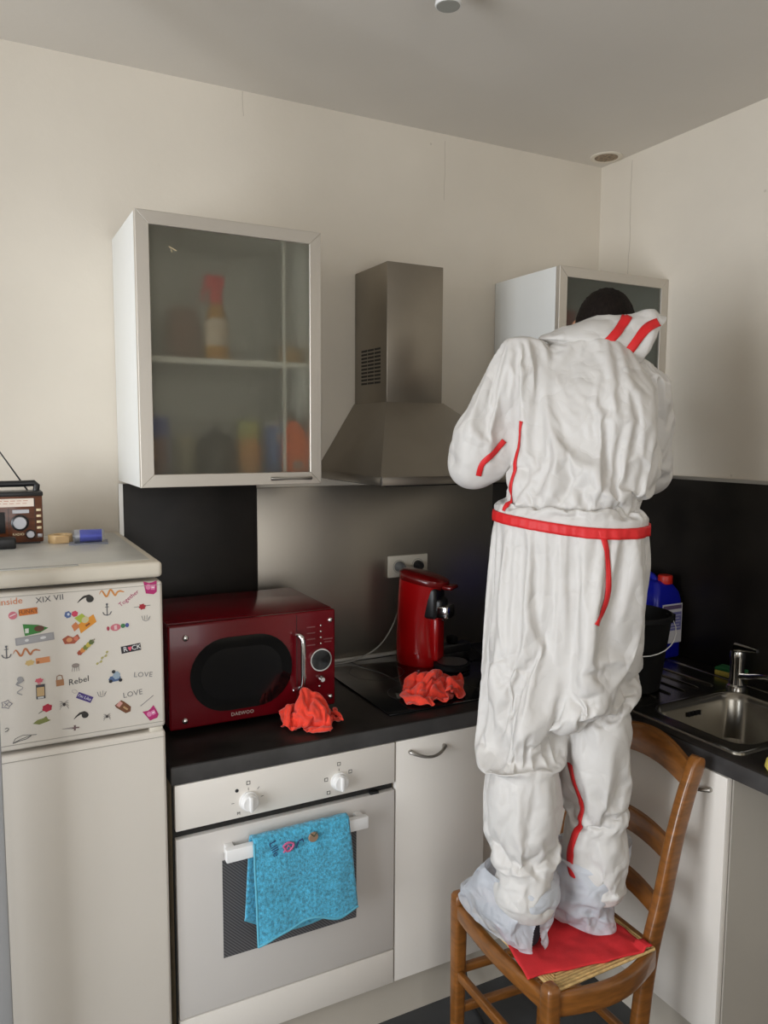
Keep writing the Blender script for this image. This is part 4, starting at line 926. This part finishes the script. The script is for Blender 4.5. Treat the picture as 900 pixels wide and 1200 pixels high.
# black cord on the floor under the chair
solo('floor_cord', B().tube(smooth([(-.98, -.585, .16), (-.985, -.60, .08), (-.985, -.64, .012), (-1.0, -.72, .006), (-1.03, -.85, .006), (-1.05, -1.0, .006), (-1.02, -1.15, .006), (-.95, -1.4, .006)]), .0045, 8), 'black', 'black cord trailing over the dark floor under the chair', 'cord')

# ------------------------------------------------------------------ wooden chair (back towards the sink unit)
def sweep(b, pts, w, h, n=16, p=4.5, upv=(0, 0, 1)):
    """rounded rectangular section swept along pts; w across, h along upv (lists allowed)"""
    pts = [Vector(q) for q in pts]; rings = []
    for i, q in enumerate(pts):
        t_ = (pts[min(i+1, len(pts)-1)]-pts[max(i-1, 0)]).normalized(); u = Vector(upv); u = (u-t_*u.dot(t_)).normalized(); s_ = t_.cross(u)
        ww = w[i] if isinstance(w, list) else w; hh = h[i] if isinstance(h, list) else h; r = []
        for k in range(n):
            a = 2*pi*(k+.5)/n; c_, d_ = cos(a), sin(a)
            r.append(q+s_*(ww/2*math.copysign(abs(c_)**(2/p), c_))+u*(hh/2*math.copysign(abs(d_)**(2/p), d_)))
        rings.append(r)
    return b.loft(rings)
SEAT = .45
t = thing('wooden_chair', (-.98, -.965, 0), 'varnished wooden ladder-back chair with straw seat under the standing person', 'chair')
FLc, FRc = (-1.128, -.775), (-1.140, -1.165)       # front posts
def post_pts(y): return [(-.845, y, 0), (-.842, y, .12), (-.838, y, .24), (-.824, y, .36), (-.807, y, .455), (-.777, y, .56), (-.747, y, .69), (-.713, y, .80), (-.684, y, .87), (-.672, y, .90)]
for y in (-1.142, -.800):
    b = B(); sweep(b, smooth(post_pts(y), 4), .030, [.046]*32+[.048, .044, .038, .030, .016][:5], upv=(1, 0, 0)); obj('back_post', b, 'wood', t, angle=40)
for x, y in (FLc, FRc):
    b = B(); sweep(b, [(x, y, 0), (x, y, .2), (x, y, .44), (x, y, .462), (x, y, .470), (x, y, .474)], [.030, .034, .038, .036, .028, .014], [.030, .034, .038, .036, .028, .014], upv=(1, 0, 0)); obj('leg', b, 'wood', t, angle=40)
def arc(p, q, bow, n=12): 
    p, q, bow = Vector(p), Vector(q), Vector(bow); return [p.lerp(q, k/n)+bow*sin(pi*k/n) for k in range(n+1)]
b = B(); sweep(b, arc((-1.125, -1.165, .421), (-.815, -1.150, .421), (0, -.035, 0)), .024, .058); obj('seat_rail', b, 'wood', t, angle=40)
b = B(); sweep(b, arc((-1.120, -.778, .425), (-.815, -.797, .425), (0, .02, 0)), .022, .045); obj('seat_rail', b, 'wood', t, angle=40)
b = B(); sweep(b, arc((-1.131, -.78, .425), (-1.142, -1.16, .425), (-.012, 0, 0)), .024, .045); obj('seat_rail', b, 'wood', t, angle=40)
b = B(); sweep(b, arc((-.812, -.80, .435), (-.812, -1.14, .435), (.004, 0, 0)), .020, .040); obj('seat_rail', b, 'wood', t, angle=40)
# rush seat: woven strands, four triangles meeting in the middle
b = B()
corn = [Vector((-1.125, -.782, 0)), Vector((-1.133, -1.172, 0)), Vector((-.818, -1.168, 0)), Vector((-.818, -.785, 0))]
cen = sum(corn, Vector())/4
for i in range(4):
    p, q = corn[i], corn[(i+1) % 4]; n = 22
    for k in range(n):
        s_ = (k+.5)/n; a, c_ = p.lerp(cen, s_), q.lerp(cen, s_); zz = SEAT+.004-.010*s_
        b.tube([(a.x, a.y, zz), ((a.x+c_.x)/2, (a.y+c_.y)/2, zz+.0004), (c_.x, c_.y, zz)], .0042, 6)
ru = obj('rush_seat', b, 'rush', t, angle=60)
bow = .03
def slat(z0, z1, x, mid=0):
    b = B(); n = 14; A_, C_ = Vector((x, -.806, 0)), Vector((x, -1.136, 0)); rings = []
    for k in range(n+1):
        s_ = k/n; p = A_.lerp(C_, s_); e = sin(pi*s_); xx = p.x+bow*e*.9
        zt_, zb_ = z1+mid*e, z0+mid*.55*e; q = []
        for (dx, zz) in ((-.008, zb_+.004), (-.006, zb_), (.006, zb_), (.008, zb_+.004), (.008, zt_-.004), (.006, zt_), (-.006, zt_), (-.008, zt_-.004)):
            q.append(Vector((xx+dx+(zz-z0)*.28, p.y, zz)))
        rings.append(q)
    obj('back_slat', b.loft(rings), 'wood', t, angle=40)
slat(.825, .882, -.705, .032); slat(.640, .688, -.753, .012); slat(.508, .548, -.788, .012)
for y0, y1, z in ((-.778, -.800, .255), (-.778, -.800, .14), (-1.165, -1.142, .225)):
    b = B(); sweep(b, [(-1.13, y0, z), (-.84, y1, z)], .018, .024); obj('stretcher', b, 'wood', t)
b = B(); sweep(b, [(-1.132, -.78, .245), (-1.139, -1.16, .245)], .018, .026); obj('stretcher', b, 'wood', t)
b = B(); sweep(b, [(-.842, -.80, .20), (-.842, -1.14, .20)], .018, .024); obj('stretcher', b, 'wood', t)
# red seat cloth
def cloth(u, v):
    a, b_, c_, d = Vector((-1.085, -.81, 0)), Vector((-1.165, -1.115, 0)), Vector((-.836, -1.172, 0)), Vector((-.835, -.80, 0))
    p = a.lerp(b_, v).lerp(d.lerp(c_, v), u); e = min(u, 1-u, v, 1-v)
    p += Vector((noise.noise(Vector((u*4, v*4, 5))), noise.noise(Vector((u*4, v*4, 8))), 0))*.006
    z = SEAT+.0115+.006*(1-abs(noise.noise(p*9+Vector((0, 0, 4))))*2)*min(1, e*8)+.003*noise.noise(p*30)
    if u > .93 and v > .9: z += .012
    return (p.x, p.y, max(z, SEAT+.0095))
b = B().grid(cloth, 50, 50)
o = solo('seat_cloth', b, 'redseat', 'red cotton cloth spread over the chair seat', 'cloth', angle=None)
for p in o.data.polygons: p.use_smooth = True
md = o.modifiers.new('thick', 'SOLIDIFY'); md.thickness = .003; md.offset = 1
ZF = SEAT+.020                   # what the feet stand on

# ------------------------------------------------------------------ person in a white coverall
PO = Vector((-1.02, -1.0, 0)); PR = Vector((.8863, -.4631, 0)); PF = Vector((.4631, .8863, 0))
def P(a, b_, z): return PO+PR*a+PF*b_+Vector((0, 0, z))
YAW = -.30                        # the person is turned a little to the right of the view axis
def oval(a, b_, z, w, h, n=28, yaw=YAW, p=2.15, ta=0, tb=0):
    r = []
    for k in range(n):
        t_ = 2*pi*k/n; c_, s_ = cos(t_), sin(t_)
        x = w*math.copysign(abs(c_)**(2/p), c_); y = h*math.copysign(abs(s_)**(2/p), s_)
        r.append(P(a+x*cos(yaw)-y*sin(yaw), b_+x*sin(yaw)+y*cos(yaw), z+ta*x+tb*y))
    return r
def remesh(bm_list, vox, smooth_it=2):
    """joins overlapping closed pieces into one continuous surface"""
    me = bpy.data.meshes.new('tmp'); bm = bmesh.new()
    for b_ in bm_list:
        bmesh.ops.recalc_face_normals(b_.bm, faces=b_.bm.faces[:]); m2 = bpy.data.meshes.new('x'); b_.bm.to_mesh(m2); bm.from_mesh(m2); bpy.data.meshes.remove(m2); b_.bm.free()
    bm.to_mesh(me); bm.free()
    o_ = link(bpy.data.objects.new('tmp', me)); r = o_.modifiers.new('r', 'REMESH'); r.mode = 'VOXEL'; r.voxel_size = vox
    if smooth_it:
        s_ = o_.modifiers.new('s', 'SMOOTH'); s_.iterations = smooth_it; s_.factor = .5
    m3 = bpy.data.meshes.new_from_object(o_.evaluated_get(bpy.context.evaluated_depsgraph_get()))
    bpy.data.objects.remove(o_); bpy.data.meshes.remove(me); return m3
# joints (a, b, z)
J = dict(shL=(-.075, .10, 1.835), elL=(-.203, .13, 1.645), wrL=(.02, .36, 1.765), haL=(.075, .425, 1.80),
         shR=(.235, .13, 1.815), elR=(.300, .235, 1.625), wrR=(.27, .43, 1.755), haR=(.262, .50, 1.80))
def jp(k): return P(*J[k])
# --- body: one continuous skin (head, neck, trunk, arms, hands with fingers, legs, feet)
def limb(pts, rad, n=16): return B().tube([P(*p) for p in pts], rad, n)
def dense(pts, rad, n=5):
    Pn, Rn = [], []
    for i in range(len(pts)-1):
        for k in range(n):
            u = k/n; Pn.append(tuple(Vector(pts[i]).lerp(Vector(pts[i+1]), u))); Rn.append(rad[i]*(1-u)+rad[i+1]*u)
    return Pn+[pts[-1]], Rn+[rad[-1]]
HC = (.170, .255, 1.968)          # head centre
pieces = []
b = B(); b.loft([oval(.04, .06, 1.15, .13, .09), oval(.035, .045, 1.25, .155, .11), oval(.035, .045, 1.36, .155, .105), oval(.04, .05, 1.48, .135, .09), oval(.06, .07, 1.60, .145, .10), oval(.078, .095, 1.72, .16, .11), oval(.085, .115, 1.80, .155, .10), oval(.095, .14, 1.85, .11, .08), oval(.11, .16, 1.88, .06, .06)]); pieces.append(b)
pieces.append(limb(*dense([(.105, .15, 1.84), (.13, .19, 1.90), (.155, .225, 1.95)], [.062, .056, .056])))
# head frame: local y = where the face looks
hm = Matrix((PR, PF, Vector((0, 0, 1)))).transposed() @ Matrix.Rotation(-.30, 3, 'Z') @ Matrix.Rotation(-.22, 3, 'X')
def hp(x, y, z): return P(*HC)+hm @ Vector((x, y, z))
b = B(); b.ball(P(*HC), (.074, .092, .098), hm, 24); pieces.append(b)
b = B(); b.ball(hp(0, .035, -.05), (.055, .055, .06), hm, 20); pieces.append(b)           # jaw
b = B(); b.ball(hp(0, .068, -.085), (.026, .022, .02), hm, 14); pieces.append(b)          # chin
b = B(); b.loft([[hp(x*.012, .085+.004*abs(y), .012+y*.008) for x, y in ((-1, 0), (0, 1), (1, 0), (0, -1))], [hp(x*.016, .112, -.030+y*.010) for x, y in ((-1, 0), (0, 1), (1, 0), (0, -1))], [hp(x*.012, .088, -.042+y*.006) for x, y in ((-1, 0), (0, 1), (1, 0), (0, -1))]]); pieces.append(b)   # nose
for q in (-1, 1):
    b = B(); b.ball(hp(q*.030, .082, .016), (.020, .010, .008), hm, 12); pieces.append(b)  # brow
    b = B(); b.ball(hp(q*.078, -.004, -.012), (.010, .022, .034), hm, 14); pieces.append(b)  # ear
    b = B(); b.ball(hp(q*.034, .062, -.032), (.022, .022, .020), hm, 12); pieces.append(b)   # cheek
b = B(); b.ball(hp(0, .084, -.058), (.026, .012, .006), hm, 12); pieces.append(b)
b = B(); b.ball(hp(0, .083, -.068), (.022, .012, .006), hm, 12); pieces.append(b)         # lips
def hand(wr, ha, side):
    w_, h_ = P(*wr), P(*ha); d = (h_-w_).normalized(); upv = Vector((0, 0, 1)); acr = d.cross(upv).normalized()*side; nrm = acr.cross(d)*side
    out = []
    out.append(B().tube([w_, w_.lerp(h_, .4), h_], [.024, .030, .034], 12))
    pb = B(); Mh = Matrix((acr, d, nrm)).transposed(); pb.ball(h_+d*.012, (.042, .048, .016), Mh, 18); out.append(pb)
    for i, (off, ln) in enumerate(((-.030, .058), (-.010, .070), (.010, .075), (.029, .066))):
        base = h_+acr*off+d*.045; k = B()
        k.tube([base-d*.02, base, base+d*ln*.42-nrm*.004, base+d*ln*.72-nrm*.018, base+d*ln*.86-nrm*.034], [.0095, .0095, .009, .008, .0065], 10); out.append(k)
    th = h_+acr*.036-d*.01; k = B(); k.tube([th-acr*.015, th, th+acr*.022+d*.022-nrm*.006, th+acr*.028+d*.05-nrm*.014], [.013, .0125, .0105, .0075], 10); out.append(k)
    return out
for s_, sd in (('L', 1), ('R', -1)):
    pieces.append(limb(*dense([J['sh'+s_], J['el'+s_], J['wr'+s_]], [.050, .036, .026]))); pieces += hand(J['wr'+s_], J['ha'+s_], sd)
LEG = dict(L=[(-.050, .04, 1.20), (-.070, -.005, .86), (-.062, -.045, .56)], R=[(.125, .055, 1.20), (.120, .06, .84), (.128, .035, .56)])
pieces.append(limb(*dense(LEG['L'], [.085, .056, .040]))); pieces.append(limb(*dense(LEG['R'], [.072, .054, .038])))
# feet: heel and toe points on the seat (world)
FOOT = dict(L=(Vector((-1.090, -1.035, 0)), Vector((-1.115, -.815, 0))), R=(Vector((-.900, -1.060, 0)), Vector((-.945, -.850, 0))))
for s_ in 'LR':
    he, to = FOOT[s_]; z0 = ZF+.012; ank = P(*LEG[s_][2]); v = to-he
    k = B(); k.tube([he+Vector((0, 0, z0+.03))+v*.1, he.lerp(to, .4)+Vector((0, 0, z0+.035)), he.lerp(to, .72)+Vector((0, 0, z0+.026)), to-v*.06+Vector((0, 0, z0+.018))], [.028, .032, .028, .016], 14); pieces.append(k)
    k = B(); k.tube([ank, he.lerp(to, .22)+Vector((0, 0, z0+.04))], [.040, .034], 14); pieces.append(k)
body_me = remesh(pieces, .006, 3)
person = thing('person', (-1.02, -.97, ZF), 'person in white hooded coverall with red seams, seen from behind, standing on the chair', 'person')
body_me.transform(WM[person].inverted()); body_me.materials.append(MT['skin'])
for p in body_me.polygons: p.use_smooth = True
body = link(bpy.data.objects.new('body', body_me)); body.parent = person; WM[body] = WM[person]
# hair
b = B(); b.ball(P(*HC), (.0775, .0955, .1015), hm, 64)
inv = hm.inverted()
dele = []
for v in b.bm.verts:
    l = inv @ (v.co-P(*HC))
    line = -.058 if l.y < -.03 else (-.02+.0*l.y if l.y < .05 else .045)
    nz = noise.noise(v.co*60)*.006
    if l.z < line+nz: dele.append(v)
    else: v.co += (v.co-P(*HC)).normalized()*(.002*noise.noise(v.co*130)+.0015*noise.noise(v.co*300))
bmesh.ops.delete(b.bm, geom=dele, context='VERTS')
h = obj('hair', b, 'hair', person, angle=None)
for p in h.data.polygons: p.use_smooth = True
md = h.modifiers.new('t', 'SOLIDIFY'); md.thickness = .006; md.offset = -1
# eyes (the face is turned away from the camera)
for q in (-1, 1):
    obj('eye', B().ball(hp(q*.030, .080, .002), .0105, seg=14), flat((.6, .58, .55)), person)

# --- coverall: one shell draped by a short cloth run over the body
WZ = 1.486
parts = []
def loftp(rows, n=28, yaw=YAW):
    b_ = B(); b_.loft([oval(a, bb, z, w, h, n, yaw) for a, bb, z, w, h in rows]); parts.append(b_)
loftp([(.005, .02, 1.15, .185, .125), (.008, .015, 1.20, .200, .140), (.012, .018, 1.26, .200, .145), (.020, .02, 1.32, .200, .145), (.031, .03, 1.38, .203, .142), (.036, .04, 1.44, .192, .132), (.042, .05, WZ-.012, .182, .122), (.042, .05, WZ+.012, .182, .122),
       (.048, .055, 1.525, .192, .134), (.066, .062, 1.585, .196, .145), (.080, .08, 1.666, .193, .152), (.088, .10, 1.749, .190, .150), (.088, .115, 1.812, .184, .138), (.085, .13, 1.862, .158, .115), (.090, .15, 1.90, .112, .090), (.11, .17, 1.93, .085, .080)])
loftp([(-.055, .0, 1.24, .085, .11), (-.082, -.005, 1.169, .113, .125), (-.083, -.010, 1.108, .112, .122), (-.081, -.012, 1.025, .105, .115), (-.078, -.012, .963, .101, .112), (-.077, -.014, .925, .100, .110), (-.071, -.02, .900, .082, .095), (-.073, -.022, .836, .091, .103), (-.070, -.03, .751, .090, .100), (-.066, -.04, .690, .085, .093), (-.063, -.045, .657, .066, .074), (-.064, -.05, .610, .074, .080), (-.060, -.055, .570, .068, .070), (-.055, -.06, .545, .05, .052)], yaw=0)
loftp([(.095, .03, 1.24, .085, .11), (.118, .03, 1.153, .093, .120), (.116, .03, 1.09, .086, .115), (.112, .03, 1.026, .079, .108), (.114, .03, .983, .080, .106), (.117, .03, .918, .082, .106), (.121, .028, .853, .083, .104), (.122, .026, .776, .080, .100), (.121, .026, .732, .067, .085), (.123, .024, .688, .073, .088), (.129, .022, .632, .078, .086), (.131, .02, .580, .070, .078), (.133, .015, .545, .052, .055)], yaw=0)
def sleeve(ks, rad, sag):
    pts = [Vector(J[k]) if isinstance(k, str) else Vector(k) for k in ks]; Pn = []; Rn = []
    for i in range(len(pts)-1):
        for k in range(8):
            u = k/8; Pn.append(pts[i].lerp(pts[i+1], u)); Rn.append(rad[i]*(1-u)+rad[i+1]*u)
    Pn.append(pts[-1]); Rn.append(rad[-1])
    parts.append(B().tube([P(*p) for p in Pn], Rn, 24))
sleeve(('shL', (-.168, .115, 1.715), 'elL', 'wrL'), (.092, .080, .056, .043), 0); sleeve(('shR', 'elR', 'wrR'), (.088, .070, .045), 0)
for k, r in (('shL', .092), ('elL', .053), ('shR', .088), ('elR', .071)):
    b = B(); b.ball(jp(k), r, seg=20); parts.append(b)
suit_me = remesh(parts, .0095, 3)
def local(co):
    d = co-PO; return d.dot(PR), d.dot(PF), co.z
pin = []
wr = [jp('wrL'), jp('wrR')]
for v in suit_me.vertices:
    a, bb, z = local(v.co)
    if abs(z-(WZ+.0)) < .014 and v.co.z > 1.4 and (v.co-jp('elL')).length > .12: pin.append((v.index, 1.0))
    elif a < .03 and (abs(z-.903) < .007 or abs(z-.660) < .007): pin.append((v.index, 1.0))
    elif a > .03 and z < 1.1 and (abs(z-.735) < .007 or abs(z-1.012-.1*(a-.12)) < .005): pin.append((v.index, 1.0))
    elif z < .575 or z > 1.915: pin.append((v.index, 1.0))
    elif min((v.co-w_).length for w_ in wr) < .055: pin.append((v.index, 1.0))
bpy.context.view_layer.update()
suit_me = drape(suit_me, pin, body, 24, .085, .2, bend=.9)
# refine: one subdivision, baked
o = link(bpy.data.objects.new('tmp', suit_me)); md = o.modifiers.new('s', 'SUBSURF'); md.levels = 1
dg = bpy.context.evaluated_depsgraph_get(); fin = bpy.data.meshes.new_from_object(o.evaluated_get(dg)); bpy.data.objects.remove(o)
bmS = bmesh.new(); bmS.from_mesh(fin); BV = BVHTree.FromBMesh(bmS); bmS.free()
fin.transform(WM[person].inverted()); fin.materials.clear(); fin.materials.append(MT['suit'])
for p in fin.polygons: p.use_smooth = True
suit = link(bpy.data.objects.new('coverall', fin)); suit.parent = person; WM[suit] = WM[person]; suit['label'] = 'white crinkled protective coverall'
# --- hood hanging open behind the head
rows = [(-.026, 1.926, .006, .012), (.0, 1.929, .016, .026), (.026, 1.932, .024, .034), (.088, 1.936, .040, .042), (.150, 1.932, .054, .040), (.200, 1.928, .062, .038), (.238, 1.930, .066, .034), (.256, 1.938, .052, .026), (.270, 1.952, .028, .012)]
b = B(); rings = []
for a, z, hz_, th in rows:
    rings.append([P(a+.02*sin(2*pi*k/24)*(1 if a > .1 else .3), .125+th*cos(2*pi*k/24)+.02*sin(2*pi*k/24), z+hz_*math.copysign(abs(sin(2*pi*k/24))**1.1, sin(2*pi*k/24))) for k in range(24)])
b.loft(rings); bmesh.ops.recalc_face_normals(b.bm, faces=b.bm.faces[:])
bmesh.ops.subdivide_edges(b.bm, edges=b.bm.edges[:], cuts=2, use_grid_fill=True)
b.bm.normal_update()
for v in b.bm.verts: v.co += v.normal*(.006*(abs(noise.noise(v.co*17))*2-.5)+.003*noise.noise(v.co*45))
HB = BVHTree.FromBMesh(b.bm)
hd_ = obj('hood', b, 'suit', person, angle=60)
# --- red taped seams laid on the fabric
def strip(name, pts, width, bvh, off=.0022, direction=None, par=None):
    """pts: (a, z) as seen from behind; projected forward onto the fabric"""
    Q = smooth([(a, 0, z) for a, z in pts], 8); L = []
    d = direction or PF
    for i, q in enumerate(Q):
        t_ = (Q[min(i+1, len(Q)-1)]-Q[max(i-1, 0)]).normalized(); s_ = Vector((-t_.z, 0, t_.x))
        row = []
        for e in (-1, -.33, .33, 1):
            r = q+s_*(e*width/2); o_ = P(r.x, 0, r.z)-d*1.2
            hit, n, _, _ = bvh.ray_cast(o_, d)
            row.append((hit+n*off) if hit is not None else None)
        L.append(row)
    b_ = B()
    V_ = [[b_.bm.verts.new(p) if p is not None else None for p in row] for row in L]
    for r0, r1 in zip(V_, V_[1:]):
        for i in range(3):
            f = (r0[i], r0[i+1], r1[i+1], r1[i])
            if all(f) and max((f[k].co-f[(k+1) % 4].co).length for k in range(4)) < .06: b_.bm.faces.new(f)
    bmesh.ops.delete(b_.bm, geom=[v for v in b_.bm.verts if not v.link_faces], context='VERTS')
    o_ = obj(name, b_, 'redtape', par or suit, angle=None)
    for p in o_.data.polygons: p.use_smooth = True
    md_ = o_.modifiers.new('t', 'SOLIDIFY'); md_.thickness = .0015; md_.offset = 0
strip('seam_tape', [(.080, 1.478), (.095, 1.42), (.098, 1.341), (.088, 1.298), (.069, 1.266)], .0125, BV)
strip('seam_tape', [(-.110, 1.720), (-.120, 1.667), (-.124, 1.617), (-.136, 1.547), (-.143, 1.507)], .0125, BV, direction=(PF*.75+PR*.66))
strip('seam_tape', [(-.118, 1.674), (-.142, 1.646), (-.170, 1.619), (-.177, 1.589)], .0135, BV)
def leg_strip(zs_, ax0, ax1, ang, width, wob):
    b_ = B(); L = []
    for k in range(zs_[2]+1):
        z = zs_[0]+(zs_[1]-zs_[0])*k/zs_[2]; u = (z-.56)/.4; ca, cb = ax0[0]*(1-u)+ax1[0]*u, ax0[1]*(1-u)+ax1[1]*u; row = []
        for e in (-1, -.33, .33, 1):
            th = ang+wob*sin(z*26)+e*width/2/.08; dv_ = PR*cos(th)+PF*sin(th); c_ = P(ca, cb, z)
            hit, n_, _, _ = BV.ray_cast(c_+dv_*.108, -dv_)
            r_ = (hit-c_).length if hit is not None else .07
            row.append(b_.bm.verts.new(c_+dv_*(r_+.0025)))
        L.append(row)
    for r0, r1 in zip(L, L[1:]):
        for i_ in range(3): b_.bm.faces.new((r0[i_], r0[i_+1], r1[i_+1], r1[i_]))
    o_ = obj('seam_tape', b_, 'redtape', suit, angle=None)
    for p in o_.data.polygons: p.use_smooth = True
    md_ = o_.modifiers.new('t', 'SOLIDIFY'); md_.thickness = .0015; md_.offset = 0
leg_strip((.900, .615, 60), (.131, .021), (.119, .029), pi+.62, .018, .12)
strip('hood_stripe', [(.187, 1.979), (.154, 1.937), (.114, 1.898)], .021, HB, par=hd_)
strip('hood_stripe', [(.258, 1.962), (.221, 1.941), (.178, 1.886)], .021, HB, par=hd_)
# elastic belt all round
b = B(); n = 120; rows = []
for k in range(n):
    a = 2*pi*k/n; c_ = P(.042, .05, 0); dv = PR*cos(a)+PF*sin(a)
    zc = WZ-.004-.012*max(0, -sin(a))*1.0-.010*cos(a); col = []
    for e in (-.0125, -.006, .006, .0125):
        o_ = c_+Vector((0, 0, zc+e)); hit, nn, _, _ = BV.ray_cast(o_+dv*.42, -dv)
        r = (hit-o_).length if hit is not None else .18
        col.append(o_+dv*(min(r, .25)+.003+.0022*sin(k*2.1)*(1 if abs(e) < .01 else .3)))
    rows.append(col)
vv = [[b.bm.verts.new(p) for p in col] for col in rows]
for k in range(n):
    for i in range(3): b.bm.faces.new((vv[k][i], vv[(k+1) % n][i], vv[(k+1) % n][i+1], vv[k][i+1]))
o = obj('elastic_belt', b, 'redtape', suit, angle=None)
for p in o.data.polygons: p.use_smooth = True
md = o.modifiers.new('t', 'SOLIDIFY'); md.thickness = .003; md.offset = 0
# --- shoes and thin overshoes
for s_ in 'LR':
    he, to = FOOT[s_]; v = (to-he); L = v.length; d = v.normalized(); sd = d.cross(Vector((0, 0, 1)))
    b = B(); rings = []
    for f, hw, top in ((-.03, .020, .050), (0, .031, .075), (.15, .036, .085), (.4, .038, .070), (.62, .040, .050), (.76, .034, .038), (.84, .020, .030), (.86, .008, .022)):
        c_ = he+v*f; ring = []
        for k in range(16):
            a = 2*pi*k/16; x = hw*cos(a); y = sin(a)
            ring.append(c_+sd*x+Vector((0, 0, ZF+.0015+(top/2)*(1+math.copysign(abs(y)**.7, y)))))
        rings.append(ring)
    sh = obj('shoe', b.loft(rings), 'sock', person, angle=50)
    # overshoe: baggy bag from ankle cuff to toe, buckled by a short cloth run
    b = B(); rings = []
    ank = P(*LEG[s_][2]); az = ZF+.172 if s_ == 'L' else ZF+.185
    NR, NK = 26, 64; sn = 5 if s_ == 'L' else 9
    for i in range(NR+1):
        u = i/NR; z = ZF+.004+u*(az-ZF-.004)
        fl = (L*.5+.026)*(1-u**6)**.5+.006 if u < .9 else (L*.5+.02)*(1-u**6)**.5+.02
        fl = max(fl, .078); hw = .055+.014*sin(pi*min(1, u*1.2))
        if u > .6: hw = hw+(u-.6)*(.05 if s_ == 'L' else .09)
        c_ = he+v*.47; c_ = c_.lerp(Vector((ank.x, ank.y, 0)), max(0, u-.45)**1.4*2.0*.8); ring = []
        for k in range(NK):
            a = 2*pi*k/NK; ca, sa = cos(a), sin(a); pw = .8
            rr = 1+.07*noise.noise(Vector((ca*1.8, sa*1.8, u*3+sn)))
            ring.append(c_+d*(fl*math.copysign(abs(ca)**pw, ca)*rr)+sd*(hw*math.copysign(abs(sa)**pw, sa)*rr*(1+((.55 if s_ == 'R' else .12) if sa > 0 else 0)*u))+Vector((0, 0, z+.05*(1 if ca > .2 else 0)*u*(1-u)*ca)))
        rings.append(ring)
    b.loft(rings, caps=False); mo = bpy.data.meshes.new('ov'); b.bm.to_mesh(mo); b.bm.free()
    pins = [(i, 1.0) for i in range(NK)]+[(NR*NK+i, 1.0) for i in range(NK)]
    mo = drape(mo, pins, None, 12, .13, .15, bend=.12)
    bm = bmesh.new(); bm.from_mesh(mo)
    for q in bm.verts: q.co.z = max(q.co.z, ZF+.003)
    if s_ == 'L':              # the slit at the heel through which the dark shoe shows
        dl = []
        near = [f for f in bm.faces if (f.calc_center_median()-he).dot(d) < .03 and f.calc_center_median().z < ZF+.11]
        bmesh.ops.subdivide_edges(bm, edges=list({e for f in near for e in f.edges}), cuts=3, use_grid_fill=True)
        for f in bm.faces:
            q = f.calc_center_median(); bk = (q-he).dot(d); lt = (q-he).dot(sd); hz_ = q.z-ZF
            if bk < .02 and hz_ < .085 and abs(lt+.012) < .021*(1-hz_/.085): dl.append(f)
        bmesh.ops.delete(bm, geom=dl, context='FACES')
    o = obj('overshoe', bm, 'cover', person, angle=None, label='thin translucent white overshoe')
    for p in o.data.polygons: p.use_smooth = True
    o.modifiers.new('s', 'SUBSURF').render_levels = 1
